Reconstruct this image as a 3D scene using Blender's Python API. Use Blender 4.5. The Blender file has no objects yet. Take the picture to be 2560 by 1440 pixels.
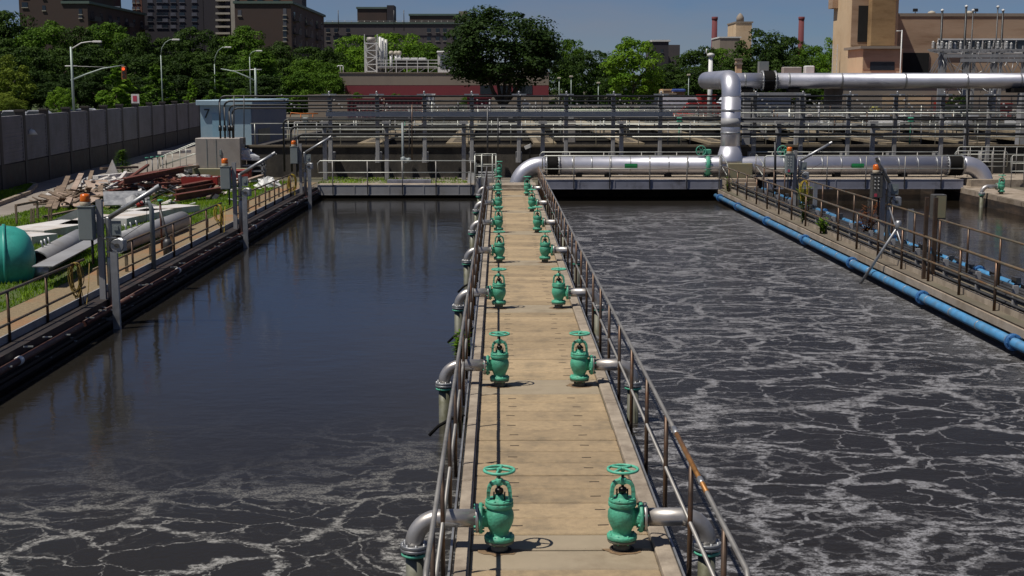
import bpy, bmesh, math, random
from mathutils import Vector, Matrix, Quaternion
random.seed(7)
R = math.radians; PI = math.pi
S = bpy.context.scene; COL = S.collection
# ---------------------------------------------------------------- camera geometry of the place (camera 4.3 m above the walkway)
CAMZ = 4.3; F = 3300.0
PIT = math.atan(498 / F); YAW = math.atan(33 / F)
FW = Vector((math.sin(YAW) * math.cos(PIT), math.cos(YAW) * math.cos(PIT), -math.sin(PIT)))
RT = Vector((math.cos(YAW), -math.sin(YAW), 0)); UPV = RT.cross(FW)
def ray(x, y): return FW + RT * ((x - 1280) / F) + UPV * ((720 - y) / F)
def gz(x, y, z=0.0):
    d = ray(x, y); t = (z - CAMZ) / d.z
    return Vector((d.x * t, d.y * t, z))
def gy(x, y, Y):
    d = ray(x, y); t = Y / d.y
    return Vector((d.x * t, Y, CAMZ + d.z * t))
# ---------------------------------------------------------------- mesh builder
class MB:
    def __init__(s): s.v = []; s.f = []; s.sm = []; s.mi = []; s.m = 0
    def add(s, vs, fs, smooth=False):
        o = len(s.v); s.v += [Vector(q) for q in vs]
        for f in fs:
            s.f.append(tuple(i + o for i in f)); s.sm.append(smooth); s.mi.append(s.m)
        return s
    def bb(s, x0, x1, y0, y1, z0, z1):
        return s.add([(x0,y0,z0),(x1,y0,z0),(x1,y1,z0),(x0,y1,z0),(x0,y0,z1),(x1,y0,z1),(x1,y1,z1),(x0,y1,z1)],
            [(0,3,2,1),(4,5,6,7),(0,1,5,4),(1,2,6,5),(2,3,7,6),(3,0,4,7)])
    def box(s, c, sz, rz=0, rx=0, ry=0):
        c = Vector(c); h = Vector(sz) / 2
        M = Matrix.Rotation(rz, 3, 'Z') @ Matrix.Rotation(ry, 3, 'Y') @ Matrix.Rotation(rx, 3, 'X')
        vs = [c + M @ Vector((sx*h.x, sy*h.y, sz_*h.z)) for sz_ in (-1,1) for sx, sy in ((-1,-1),(1,-1),(1,1),(-1,1))]
        return s.add(vs, [(0,3,2,1),(4,5,6,7),(0,1,5,4),(1,2,6,5),(2,3,7,6),(3,0,4,7)])
    def bev(s, c, sz, b, rz=0):
        # box with chamfered upright and top edges
        c = Vector(c); x, y, z = sz[0]/2, sz[1]/2, sz[2]/2; M = Matrix.Rotation(rz, 3, 'Z')
        def ring(dx, dy, zz, k): return [c + M @ Vector(q) for q in ((-dx+k,-dy,zz),(dx-k,-dy,zz),(dx,-dy+k,zz),(dx,dy-k,zz),(dx-k,dy,zz),(-dx+k,dy,zz),(-dx,dy-k,zz),(-dx,-dy+k,zz))]
        vs = ring(x,y,-z,b) + ring(x,y,z-b,b) + ring(x-b,y-b,z,b)
        fs = [tuple(range(7,-1,-1)), tuple(range(16,24))]
        for a in (0, 8): fs += [(a+i, a+(i+1)%8, a+8+(i+1)%8, a+8+i) for i in range(8)]
        return s.add(vs, fs)
    def bar(s, a, b, w, h, up=(0,0,1)):
        a = Vector(a); b = Vector(b); d = (b-a).normalized(); up = Vector(up)
        if abs(d.dot(up)) > .99: up = Vector((0,1,0))
        x = d.cross(up).normalized() * w/2; y = x.cross(d).normalized() * h/2
        vs = [p + i*x + j*y for p in (a,b) for i, j in ((-1,-1),(1,-1),(1,1),(-1,1))]
        return s.add(vs, [(0,1,2,3),(7,6,5,4),(0,4,5,1),(1,5,6,2),(2,6,7,3),(3,7,4,0)])
    def tube(s, pts, r, n=8, cap=True, closed=False):
        pts = [Vector(p) for p in pts]; N = len(pts)
        rs = r if isinstance(r, (list, tuple)) else [r]*N
        o = []; t0 = None; u = None
        for i, p in enumerate(pts):
            if closed: t = (pts[(i+1) % N] - pts[i-1]).normalized()
            else: t = (pts[min(i+1,N-1)] - pts[max(i-1,0)]).normalized()
            if u is None:
                u = t.cross(Vector((0,0,1)));
                if u.length < .01: u = t.cross(Vector((0,1,0)))
                u.normalize()
            else: u = t0.rotation_difference(t) @ u
            t0 = t; w = t.cross(u)
            o += [p + rs[i]*(math.cos(2*PI*k/n)*u + math.sin(2*PI*k/n)*w) for k in range(n)]
        fs = []
        for i in range(N if closed else N-1):
            a = i*n; b = ((i+1) % N)*n
            fs += [(a+k, b+k, b+(k+1)%n, a+(k+1)%n) for k in range(n)]
        base = len(s.v); s.add(o, fs, True)
        if cap and not closed:
            s.f += [tuple(base+k for k in range(n)), tuple(base+(N-1)*n+k for k in range(n-1,-1,-1))]
            s.sm += [False]*2; s.mi += [s.m]*2
        return s
    def lathe(s, prof, c=(0,0,0), axis='Z', n=24, flat=()):
        c = Vector(c); vs = []
        for r, h in prof:
            for k in range(n):
                a = 2*PI*k/n; x, y = r*math.cos(a), r*math.sin(a)
                vs.append(c + (Vector((x,y,h)) if axis == 'Z' else Vector((h,x,y)) if axis == 'X' else Vector((y,h,x))))
        base = len(s.v); s.v += vs
        for i in range(len(prof)-1):
            dr = abs(prof[i+1][0]-prof[i][0]); dh = abs(prof[i+1][1]-prof[i][1])
            for k in range(n):
                s.f.append((base+i*n+k, base+i*n+(k+1)%n, base+(i+1)*n+(k+1)%n, base+(i+1)*n+k))
                s.sm.append(not (dh < 1e-6)); s.mi.append(s.m)
        if prof[0][0] > 1e-6: s.f.append(tuple(base+k for k in range(n-1,-1,-1))); s.sm.append(False); s.mi.append(s.m)
        if prof[-1][0] > 1e-6: s.f.append(tuple(base+(len(prof)-1)*n+k for k in range(n))); s.sm.append(False); s.mi.append(s.m)
        return s
    def disc(s, c, r, h, axis='Z', n=20): return s.lathe([(r*.985,0),(r,h*.12),(r,h*.88),(r*.985,h)], c, axis, n)
    def torus(s, c, Rr, r, n=28, m=8, axis='Z', ph=0):
        c = Vector(c); P = []
        for k in range(n):
            a = 2*PI*k/n + ph; x, y = Rr*math.cos(a), Rr*math.sin(a)
            P.append(c + (Vector((x,y,0)) if axis == 'Z' else Vector((0,x,y)) if axis == 'X' else Vector((x,0,y))))
        return s.tube(P, r, m, closed=True)
    def prism(s, poly, y0, y1):
        # polygon in x,z extruded along y
        n = len(poly); vs = [(x,y0,z) for x,z in poly] + [(x,y1,z) for x,z in poly]
        return s.add(vs, [tuple(range(n)), tuple(range(2*n-1,n-1,-1))] + [(i, i+n, (i+1)%n+n, (i+1)%n) for i in range(n)])
    def slab(s, poly, z0, z1):
        n = len(poly); vs = [(p[0],p[1],z0) for p in poly] + [(p[0],p[1],z1) for p in poly]
        return s.add(vs, [tuple(range(n-1,-1,-1)), tuple(range(n,2*n))] + [(i, (i+1)%n, (i+1)%n+n, i+n) for i in range(n)])
def arc(c, r, a0, a1, n, plane='XZ'):
    out = []
    for i in range(n+1):
        a = a0 + (a1-a0)*i/n; u, w = r*math.cos(a), r*math.sin(a)
        out.append(Vector(c) + (Vector((u,0,w)) if plane == 'XZ' else Vector((0,u,w)) if plane == 'YZ' else Vector((u,w,0))))
    return out
BASE = {}
def _mesh(name, mb, mats, off):
    me = bpy.data.meshes.new(name)
    me.from_pydata([v - off for v in mb.v], [], mb.f)
    me.polygons.foreach_set('use_smooth', mb.sm)
    for m in (mats if isinstance(mats, (list, tuple)) else [mats]): me.materials.append(m)
    me.polygons.foreach_set('material_index', mb.mi); me.update()
    return me
def tag(o, label, cat, group=None):
    o['label'] = label; o['category'] = cat
    if group: o['group'] = group
    return o
def thing(name, label, cat, loc=(0,0,0), group=None, rz=0):
    o = bpy.data.objects.new(name, None); COL.objects.link(o); o.empty_display_size = .2
    o.location = loc; o.rotation_euler.z = rz; BASE[o.name] = Vector(loc)
    return tag(o, label, cat, group)
def part(name, mb, mat, parent, label=None, at=None):
    # mesh given in world coordinates; at = its own origin (world)
    off = Vector(at) if at is not None else BASE[parent.name]
    o = bpy.data.objects.new(name, _mesh(name, mb, mat, off)); COL.objects.link(o)
    o.parent = parent; o.location = off - BASE[parent.name]; BASE[o.name] = off
    if label: o['label'] = label
    return o
def again(o, at, rz=None):
    # another copy of a part at a different place of the same thing
    c = o.copy(); COL.objects.link(c); c.parent = o.parent
    c.location = Vector(at) - BASE[o.parent.name]; BASE[c.name] = Vector(at)
    if rz is not None: c.rotation_euler.z = rz
    return c
def solo(name, mb, mat, label, cat, group=None):
    xs = [v.x for v in mb.v]; ys = [v.y for v in mb.v]; zs = [v.z for v in mb.v]
    off = Vector(((min(xs)+max(xs))/2, (min(ys)+max(ys))/2, min(zs)))
    o = bpy.data.objects.new(name, _mesh(name, mb, mat, off)); COL.objects.link(o); o.location = off; BASE[o.name] = off
    return tag(o, label, cat, group)
def struct(name, mb, mat, kind='structure'):
    o = bpy.data.objects.new(name, _mesh(name, mb, mat, Vector((0,0,0)))); COL.objects.link(o); o['kind'] = kind
    return o
KIDS = {}
def kids(o): return [c for c in COL.objects if c.parent == o]
def tree_of(o): return (o, [tree_of(c) for c in kids(o)])
def dup(tr, loc, rz=0, label=None, scale=None):
    def go(t, par):
        c = t[0].copy(); COL.objects.link(c); c.parent = par
        for k in t[1]: go(k, c)
        return c
    c = go(tr, None); c.location = loc; c.rotation_euler.z = rz; BASE[c.name] = Vector(loc)
    if label: c['label'] = label
    if scale: c.scale = scale
    return c
def rep(name, mk, mt, t, pts):
    # the same part repeated at several places of one thing
    p0 = None
    for q in pts:
        q = Vector(q)
        if p0 is None: p0 = part(name, mk(q), mt, t, at=q)
        else: again(p0, q)
    return p0
NTH = ['nearest','second nearest','third nearest','fourth nearest','fifth nearest','sixth nearest','seventh nearest','eighth nearest','ninth nearest']
ORD = ['first','second','third','fourth','fifth','sixth','seventh','eighth','ninth','tenth','eleventh','twelfth','thirteenth','fourteenth','fifteenth','sixteenth']
# ---------------------------------------------------------------- materials
MAT = {}
def lin(c): return tuple((x/12.92 if x <= .04045 else ((x+.055)/1.055)**2.4) for x in c)
def pm(name, col, rough=.6, metal=0., var=.2, sc=1.5, stain=None, sw=.5, ssc=.6, stretch=(1,1,1), bump=.0, bsc=25., spec=.5, rvar=.1, ovar=0):
    m = bpy.data.materials.new(name); m.use_nodes = True; nt = m.node_tree; N = nt.nodes; L = nt.links
    b = N['Principled BSDF']; b.inputs['Metallic'].default_value = metal; b.inputs['Specular IOR Level'].default_value = spec
    g = N.new('ShaderNodeNewGeometry'); mp = N.new('ShaderNodeMapping'); mp.inputs['Scale'].default_value = stretch
    L.new(g.outputs['Position'], mp.inputs['Vector'])
    n1 = N.new('ShaderNodeTexNoise'); n1.inputs['Scale'].default_value = sc; n1.inputs['Detail'].default_value = 6; n1.inputs['Roughness'].default_value = .65
    L.new(mp.outputs[0], n1.inputs['Vector'])
    r1 = N.new('ShaderNodeValToRGB'); r1.color_ramp.elements[0].position = .3; r1.color_ramp.elements[1].position = .7
    r1.color_ramp.elements[0].color = [c*(1-var) for c in col]+[1]; r1.color_ramp.elements[1].color = [min(1,c*(1+var)) for c in col]+[1]
    L.new(n1.outputs['Fac'], r1.inputs['Fac']); out = r1.outputs['Color']
    if stain:
        n2 = N.new('ShaderNodeTexNoise'); n2.inputs['Scale'].default_value = ssc; n2.inputs['Detail'].default_value = 9; n2.inputs['Roughness'].default_value = .7
        L.new(mp.outputs[0], n2.inputs['Vector'])
        r2 = N.new('ShaderNodeValToRGB'); r2.color_ramp.elements[0].position = max(0, .62-sw*.4); r2.color_ramp.elements[1].position = min(1, .82-sw*.35)
        L.new(n2.outputs['Fac'], r2.inputs['Fac'])
        mx = N.new('ShaderNodeMix'); mx.data_type = 'RGBA'; L.new(r2.outputs['Color'], mx.inputs['Factor']); L.new(out, mx.inputs['A']); mx.inputs['B'].default_value = list(stain)+[1]
        out = mx.outputs['Result']
    if ovar:
        oi = N.new('ShaderNodeObjectInfo'); hs = N.new('ShaderNodeHueSaturation'); vr = N.new('ShaderNodeMapRange'); L.new(oi.outputs['Random'], vr.inputs['Value']); vr.inputs['To Min'].default_value = 1-ovar; vr.inputs['To Max'].default_value = 1+ovar
        L.new(vr.outputs[0], hs.inputs['Value']); L.new(out, hs.inputs['Color']); out = hs.outputs['Color']
    L.new(out, b.inputs['Base Color'])
    mr = N.new('ShaderNodeMapRange'); L.new(n1.outputs['Fac'], mr.inputs['Value']); mr.inputs['From Min'].default_value = .3; mr.inputs['From Max'].default_value = .7
    mr.inputs['To Min'].default_value = max(.03, rough-rvar); mr.inputs['To Max'].default_value = min(1, rough+rvar); L.new(mr.outputs[0], b.inputs['Roughness'])
    if bump:
        n3 = N.new('ShaderNodeTexNoise'); n3.inputs['Scale'].default_value = bsc; n3.inputs['Detail'].default_value = 5; L.new(mp.outputs[0], n3.inputs['Vector'])
        bp = N.new('ShaderNodeBump'); bp.inputs['Strength'].default_value = bump; bp.inputs['Distance'].default_value = .02
        L.new(n3.outputs['Fac'], bp.inputs['Height']); L.new(bp.outputs[0], b.inputs['Normal'])
    MAT[name] = m
    return m
deckc = pm('deck_concrete', (.365,.27,.16), .85, var=.18, sc=12, stain=(.20,.155,.10), sw=.34, ssc=1.6, bump=.5, bsc=70, ovar=.16)
slabc = pm('slab_concrete', (.32,.26,.18), .8, var=.08, sc=3, stain=(.22,.17,.11), sw=.3, ssc=1.0, bump=.15, bsc=60)
kerbc = pm('kerb_concrete', (.36,.30,.23), .85, var=.15, sc=5, stain=(.2,.16,.12), sw=.5, ssc=2, bump=.3, bsc=50)
slit = pm('slot_dark', (.03,.02,.015), .9)
walkc = pm('side_walk_concrete', (.33,.27,.21), .85, var=.15, sc=3, stain=(.2,.15,.1), sw=.45, ssc=.8, bump=.3, bsc=40)
wallc = pm('tank_wall_concrete', (.085,.055,.035), .75, var=.35, sc=2.5, stain=(.02,.015,.012), sw=.7, ssc=1.2, stretch=(1,.6,2.5), bump=.4, bsc=20)
darkwall = pm('stained_tank_wall', (.085,.074,.06), .85, var=.35, sc=.8, stain=(.03,.027,.023), sw=.6, ssc=.5, stretch=(1.2,1,.6), bump=.4, bsc=12)
walkedge = pm('field_walk_concrete', (.15,.12,.08), .85, var=.25, sc=2, stain=(.09,.075,.055), sw=.5, ssc=.8)
blackwall = pm('black_steel_and_shade', (.02,.015,.013), .7, var=.4, sc=3, stain=(.05,.025,.018), sw=.3, ssc=1.5, bump=.3, bsc=15)  # black tank steel; also the shade-darkened base of the noise barrier
gravel = pm('tan_gravel', (.22,.165,.095), .95, var=.35, sc=14, stain=(.3,.13,.05), sw=.35, ssc=.5, bump=.7, bsc=60)
asph = pm('yard_asphalt', (.25,.22,.185), .9, var=.14, sc=1.2, stain=(.18,.155,.13), sw=.4, ssc=.25, bump=.3, bsc=60)
yard = pm('yard_ground', (.14,.115,.085), .95, var=.3, sc=.5, stain=(.07,.08,.04), sw=.4, ssc=.08, bump=.3, bsc=20)
galv = pm('galvanised_steel', (.38,.385,.39), .45, .7, var=.15, sc=4)
rail_m = pm('handrail_steel', (.25,.24,.225), .52, .5, var=.2, sc=3)
rail_far = pm('far_rail_steel', (.42,.43,.39), .45, .5, var=.2, sc=2)
post_shade_rust = pm('shaded_rusty_post_steel', (.10,.068,.048), .45, .55, var=.3, sc=6, stain=(.12,.05,.02), sw=.3, ssc=5)  # posts' dark shadow-side tone put into the base colour, rust blotches over it
railrust = pm('weathered_rail', (.17,.145,.10), .5, .45, var=.25, sc=4, stain=(.2,.10,.04), sw=.45, ssc=2.5)
silver = pm('aluminium_jacket', (.60,.60,.65), .42, .75, var=.05, sc=.8, stain=(.50,.50,.55), sw=.3, ssc=.6, rvar=.05)
pipem = pm('stainless_pipe', (.44,.42,.40), .42, .7, var=.10, sc=3, stain=(.30,.27,.24), sw=.35, ssc=2)
dirtpipe = pm('stained_pipe', (.20,.20,.17), .6, .3, var=.3, sc=4, stain=(.10,.10,.06), sw=.6, ssc=2)
green = pm('valve_green_paint', (.075,.35,.225), .5, 0, var=.14, sc=8, stain=(.045,.16,.10), sw=.3, ssc=9, bump=.3, bsc=45, ovar=.10)
green2 = pm('valve_green_light', (.095,.42,.285), .5, 0, var=.12, sc=10, stain=(.09,.15,.08), sw=.3, ssc=14, ovar=.10)
stainm = pm('rust_stained_concrete', (.20,.13,.07), .9, var=.35, sc=14)
stemb = pm('oily_stem', (.022,.016,.012), .35, .4, var=.3)
teal = pm('teal_paint', (.045,.35,.29), .42, 0, var=.08, sc=1.5, stain=(.02,.18,.15), sw=.25, ssc=1)
bluep = pm('blue_pipe_paint', (.06,.23,.44), .5, 0, var=.16, sc=4, stain=(.08,.16,.24), sw=.42, ssc=2.2)
bluef = pm('blue_flange_paint', (.03,.13,.32), .5, 0, var=.2, sc=8)
bsteel = pm('grey_blue_beam', (.25,.255,.30), .55, .2, var=.12, sc=1.5, stain=(.08,.07,.07), sw=.3, ssc=1)
gsteel = pm('grey_painted_steel', (.31,.31,.315), .6, .1, var=.15, sc=2, stain=(.2,.19,.18), sw=.35, ssc=1)
blackp = pm('black_pipe', (.014,.015,.016), .45, 0, var=.3, sc=3)
rubber = pm('black_rubber', (.006,.0055,.0055), .8, 0, spec=.15, var=.3, sc=6, bump=.3, bsc=30)
conduit = pm('dark_conduit', (.06,.06,.062), .45, .4, var=.2, sc=3)
rustp = pm('rust_red_pipe', (.075,.026,.02), .6, .1, var=.35, sc=4, stain=(.12,.06,.04), sw=.4, ssc=3)
cab = pm('grey_cabinet', (.22,.25,.25), .5, .1, var=.08, sc=2, stain=(.17,.19,.19), sw=.3, ssc=2)
cabl = pm('light_grey_cabinet', (.34,.31,.28), .55, .15, var=.06, sc=1.5, stain=(.28,.25,.22), sw=.3, ssc=1)
cabs = pm('steel_cabinet_dark', (.10,.095,.085), .45, .3, var=.15, sc=2)
tanface = pm('tan_cabinet_face', (.26,.22,.13), .5, .1, var=.15, sc=3, stain=(.2,.2,.13), sw=.5, ssc=3)
orange = pm('beacon_orange', (.62,.13,.008), .25, 0, var=.15, sc=20)
bbase = pm('beacon_base', (.42,.36,.27), .5, 0, var=.1, sc=10)
yell = pm('yellow_rope', (.42,.30,.03), .8, 0, var=.25, sc=20)
white = pm('white_paint', (.66,.66,.64), .5, 0, var=.08, sc=2, stain=(.5,.48,.44), sw=.3, ssc=1)
whiteslab = pm('white_slab', (.60,.58,.56), .7, 0, var=.10, sc=2, stain=(.42,.33,.24), sw=.4, ssc=.9)
wood = pm('weathered_wood', (.22,.16,.11), .85, 0, var=.3, sc=2, stain=(.1,.07,.05), sw=.5, ssc=1.5, stretch=(1,1,3))
board = pm('pale_board', (.38,.29,.23), .85, 0, var=.2, sc=2, stain=(.25,.17,.12), sw=.4, ssc=1.2)
redbeam = pm('red_oxide_beam', (.17,.045,.025), .7, 0, var=.3, sc=2, stain=(.08,.03,.02), sw=.5, ssc=2)
redbox = pm('red_paint', (.30,.025,.018), .5, 0, var=.2, sc=2, stain=(.2,.03,.02), sw=.3, ssc=2)
darkred = pm('container_red', (.13,.016,.022), .6, 0, var=.2, sc=1, stain=(.07,.015,.018), sw=.4, ssc=.5)
pinkt = pm('red_tarpaulin', (.42,.05,.085), .6, 0, var=.15, sc=1)
grate = pm('dark_void', (.008,.008,.008), .9)
lblue = pm('light_blue_siding', (.29,.41,.48), .55, 0, var=.05, sc=1, stain=(.2,.35,.45), sw=.3, ssc=.6)
lblued = pm('blue_grey_and_shaded_siding', (.17,.19,.235), .55, .1, var=.06, sc=1)  # blue-grey paint; on the hut it is the shaded side as colour
barrp = pm('barrier_panel', (.19,.18,.19), .8, 0, var=.2, sc=1.5, stain=(.14,.13,.13), sw=.4, ssc=.7, bump=.4, bsc=8)
barrc = pm('barrier_concrete', (.06,.052,.045), .85, 0, var=.25, sc=1, stain=(.05,.045,.04), sw=.4, ssc=.7)
brick = pm('brown_brick', (.066,.042,.035), .85, 0, var=.22, sc=.35, stain=(.07,.045,.04), sw=.4, ssc=.12)
brickd = pm('dark_brick', (.036,.032,.040), .85, 0, var=.15, sc=.35)
brickr = pm('red_brick', (.16,.07,.05), .85, 0, var=.15, sc=.4)
brickg = pm('grey_brick', (.085,.075,.078), .85, 0, var=.15, sc=.3)
chimb = pm('chimney_brick', (.13,.03,.035), .85, 0, var=.15, sc=.5)
roofg = pm('green_copper_roof', (.10,.14,.12), .7, 0, var=.15, sc=.3)
cream = pm('cream_trim', (.42,.38,.31), .7, 0, var=.1, sc=.5)
tanw = pm('tan_wall', (.62,.46,.29), .8, 0, var=.07, sc=.5, stain=(.46,.32,.19), sw=.35, ssc=.25)
tanb = pm('tan_brick', (.42,.295,.20), .85, 0, var=.12, sc=.6, stain=(.24,.15,.09), sw=.45, ssc=.3, stretch=(.3,.3,2))
tanc = pm('stained_tan_block', (.34,.22,.105), .85, 0, var=.2, sc=.8, stain=(.13,.075,.03), sw=.5, ssc=.4, stretch=(.4,.4,1.5))
glassd = pm('window_glass', (.02,.026,.035), .12, 0, var=.3, sc=.5, spec=.7)
winl = pm('window_blind', (.11,.11,.13), .4, 0, var=.3, sc=.4)
concb = pm('building_concrete', (.27,.225,.18), .8, 0, var=.1, sc=.4, stain=(.2,.165,.13), sw=.35, ssc=.2, stretch=(1,1,.2))
maroon = pm('maroon_band', (.20,.032,.042), .75, 0, var=.1, sc=.4, stain=(.15,.03,.04), sw=.3, ssc=.2)
bark = pm('tree_bark', (.05,.038,.028), .9, 0, var=.3, sc=3)
orangep = pm('orange_paint', (.50,.13,.01), .5, 0, var=.1)
bluet = pm('blue_tarpaulin', (.02,.05,.20), .5, 0, var=.2, sc=2)
plast = pm('clear_plastic_sheet', (.52,.53,.55), .35, 0, var=.25, sc=6)
redlamp = bpy.data.materials.new('lit_red_signal'); redlamp.use_nodes = True
_b = redlamp.node_tree.nodes['Principled BSDF']; _b.inputs['Base Color'].default_value = (.6,.05,.01,1); _b.inputs['Emission Color'].default_value = (1,.10,.02,1); _b.inputs['Emission Strength'].default_value = 1.2
def leafmat(name, a, b, tr=.0):
    m = bpy.data.materials.new(name); m.use_nodes = True; nt = m.node_tree; N = nt.nodes; L = nt.links
    p = N['Principled BSDF']; p.inputs['Roughness'].default_value = .65; p.inputs['Specular IOR Level'].default_value = .12
    g = N.new('ShaderNodeNewGeometry'); n1 = N.new('ShaderNodeTexNoise'); n1.inputs['Scale'].default_value = .45; n1.inputs['Detail'].default_value = 3
    L.new(g.outputs['Position'], n1.inputs['Vector'])
    r = N.new('ShaderNodeValToRGB'); r.color_ramp.elements[0].position = .32; r.color_ramp.elements[1].position = .68
    r.color_ramp.elements[0].color = list(a)+[1]; r.color_ramp.elements[1].color = list(b)+[1]
    mi = N.new('ShaderNodeMath'); mi.operation = 'MULTIPLY_ADD'; L.new(g.outputs['Random Per Island'], mi.inputs[0]); mi.inputs[1].default_value = .22; 
    ms = N.new('ShaderNodeMath'); ms.operation = 'SUBTRACT'; L.new(n1.outputs['Fac'], ms.inputs[0]); ms.inputs[1].default_value = .11
    L.new(ms.outputs[0], mi.inputs[2]); L.new(mi.outputs[0], r.inputs['Fac']); L.new(r.outputs['Color'], p.inputs['Base Color'])
    if tr:
        t = N.new('ShaderNodeBsdfTranslucent'); L.new(r.outputs['Color'], t.inputs['Color'])
        ad = N.new('ShaderNodeMixShader'); ad.inputs[0].default_value = tr; L.new(p.outputs[0], ad.inputs[1]); L.new(t.outputs[0], ad.inputs[2]); L.new(ad.outputs[0], N['Material Output'].inputs['Surface'])
    return m
lf_dark = leafmat('dark_foliage', (.017,.038,.006), (.046,.086,.011), .2)
lf_mid = leafmat('green_foliage', (.040,.092,.008), (.10,.185,.015), .28)
lf_lite = leafmat('bright_foliage', (.065,.150,.008), (.155,.27,.020), .3)
lf_yel = leafmat('yellow_green_foliage', (.085,.13,.012), (.19,.24,.03), .3)
lf_grass = leafmat('grass_blades', (.12,.22,.012), (.24,.37,.025), .3)
lf_big = leafmat('deep_foliage', (.011,.026,.005), (.034,.066,.010), .18)
lf_red = leafmat('reddish_weed', (.10,.05,.02), (.22,.07,.03), .2)
# ---------------------------------------------------------------- camera, light, sky
cam = bpy.data.cameras.new('camera'); co = bpy.data.objects.new('camera', cam); COL.objects.link(co)
cam.sensor_width = 36; cam.lens = 36 * F / 2560; cam.clip_end = 6000; cam.clip_start = .1
co.location = (0, 0, CAMZ); co.rotation_euler = (PI/2 - PIT, 0, -YAW); S.camera = co
sd = Vector((-.355, -.17, .76)).normalized()      # towards the sun
EL = math.asin(sd.z); AZ = math.atan2(sd.x, sd.y)
sun = bpy.data.lights.new('sun', 'SUN'); so = bpy.data.objects.new('sun', sun); COL.objects.link(so)
sun.energy = 4.6; sun.angle = R(.5); sun.color = (1, .945, .86); so.rotation_euler = sd.to_track_quat('Z', 'Y').to_euler(); so.location = (-60, -40, 90)
W = bpy.data.worlds.new('World'); S.world = W; W.use_nodes = True; nt = W.node_tree
sk = nt.nodes.new('ShaderNodeTexSky'); sk.sky_type = 'NISHITA'; sk.sun_disc = False; sk.sun_elevation = EL; sk.sun_rotation = AZ
sk.air_density = 1.0; sk.dust_density = .1; sk.ozone_density = 3.0; sk.altitude = 1500
bg = nt.nodes['Background']; bg.inputs['Strength'].default_value = .05
# thin high cloud veil: fixed to directions in the sky
tc = nt.nodes.new('ShaderNodeTexCoord'); mp = nt.nodes.new('ShaderNodeMapping'); mp.inputs['Scale'].default_value = (3, 3, 11)
nz = nt.nodes.new('ShaderNodeTexNoise'); nz.inputs['Scale'].default_value = 1.6; nz.inputs['Detail'].default_value = 7; nz.inputs['Roughness'].default_value = .55
rp = nt.nodes.new('ShaderNodeValToRGB'); rp.color_ramp.elements[0].position = .38; rp.color_ramp.elements[1].position = .72
rp.color_ramp.elements[0].color = (0,0,0,1); rp.color_ramp.elements[1].color = (.50,.50,.50,1)
mx = nt.nodes.new('ShaderNodeMix'); mx.data_type = 'RGBA'; mx.inputs['B'].default_value = (4.9, 4.75, 5.3, 1)
Lk = nt.links.new
Lk(tc.outputs['Generated'], mp.inputs['Vector']); Lk(mp.outputs[0], nz.inputs['Vector']); Lk(nz.outputs['Fac'], rp.inputs['Fac'])
tn = nt.nodes.new('ShaderNodeMix'); tn.data_type = 'RGBA'; tn.blend_type = 'MULTIPLY'; tn.inputs['Factor'].default_value = 1; tn.inputs['B'].default_value = (.56, .69, .97, 1)
Lk(sk.outputs[0], tn.inputs['A'])
Lk(rp.outputs['Color'], mx.inputs['Factor']); Lk(tn.outputs['Result'], mx.inputs['A']); Lk(mx.outputs['Result'], bg.inputs['Color'])
vs = S.view_settings; vs.view_transform = 'Standard'; vs.look = 'None'; vs.gamma = 1; vs.exposure = -.08; vs.use_curve_mapping = False
S.cycles.max_bounces = 6; S.cycles.diffuse_bounces = 3; S.cycles.glossy_bounces = 3; S.cycles.transmission_bounces = 2; S.cycles.caustics_reflective = False
# ---------------------------------------------------------------- ground sheet with the sunken tanks left open
WZ = -.55
T1 = (-8.1, -.33, -12, 60.0); T2 = (1.55, 9.6, -12, 60.0); T3 = (11.45, 20.2, 10, 63.0)
m = MB(); zg = -.02
xs = [-3000, -8.1, -.33, 1.55, 9.6, 11.45, 20.2, 3000]; ys = [-300, -12, 10, 60.0, 63.0, 4000]
holes = [T1, T2, T3]
for i in range(len(xs)-1):
    for j in range(len(ys)-1):
        cx, cy = (xs[i]+xs[i+1])/2, (ys[j]+ys[j+1])/2
        if any(h[0] < cx < h[1] and h[2] < cy < h[3] for h in holes): continue
        m.add([(xs[i],ys[j],zg),(xs[i+1],ys[j],zg),(xs[i+1],ys[j+1],zg),(xs[i],ys[j+1],zg)], [(0,1,2,3)])
struct('ground', m, yard)
def basin(t, name, zt=-.03):
    x0, x1, y0, y1 = t; b = MB(); d = -2.2
    b.add([(x0,y0,d),(x1,y0,d),(x1,y1,d),(x0,y1,d),(x0,y0,zt),(x1,y0,zt),(x1,y1,zt),(x0,y1,zt)], [(0,1,2,3),(0,4,5,1),(1,5,6,2),(2,6,7,3),(3,7,4,0)])
    return b
struct('basin', basin(T1, 'a'), blackwall); struct('basin', basin(T2, 'b'), wallc); struct('basin', basin(T3, 'c'), wallc)
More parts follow.
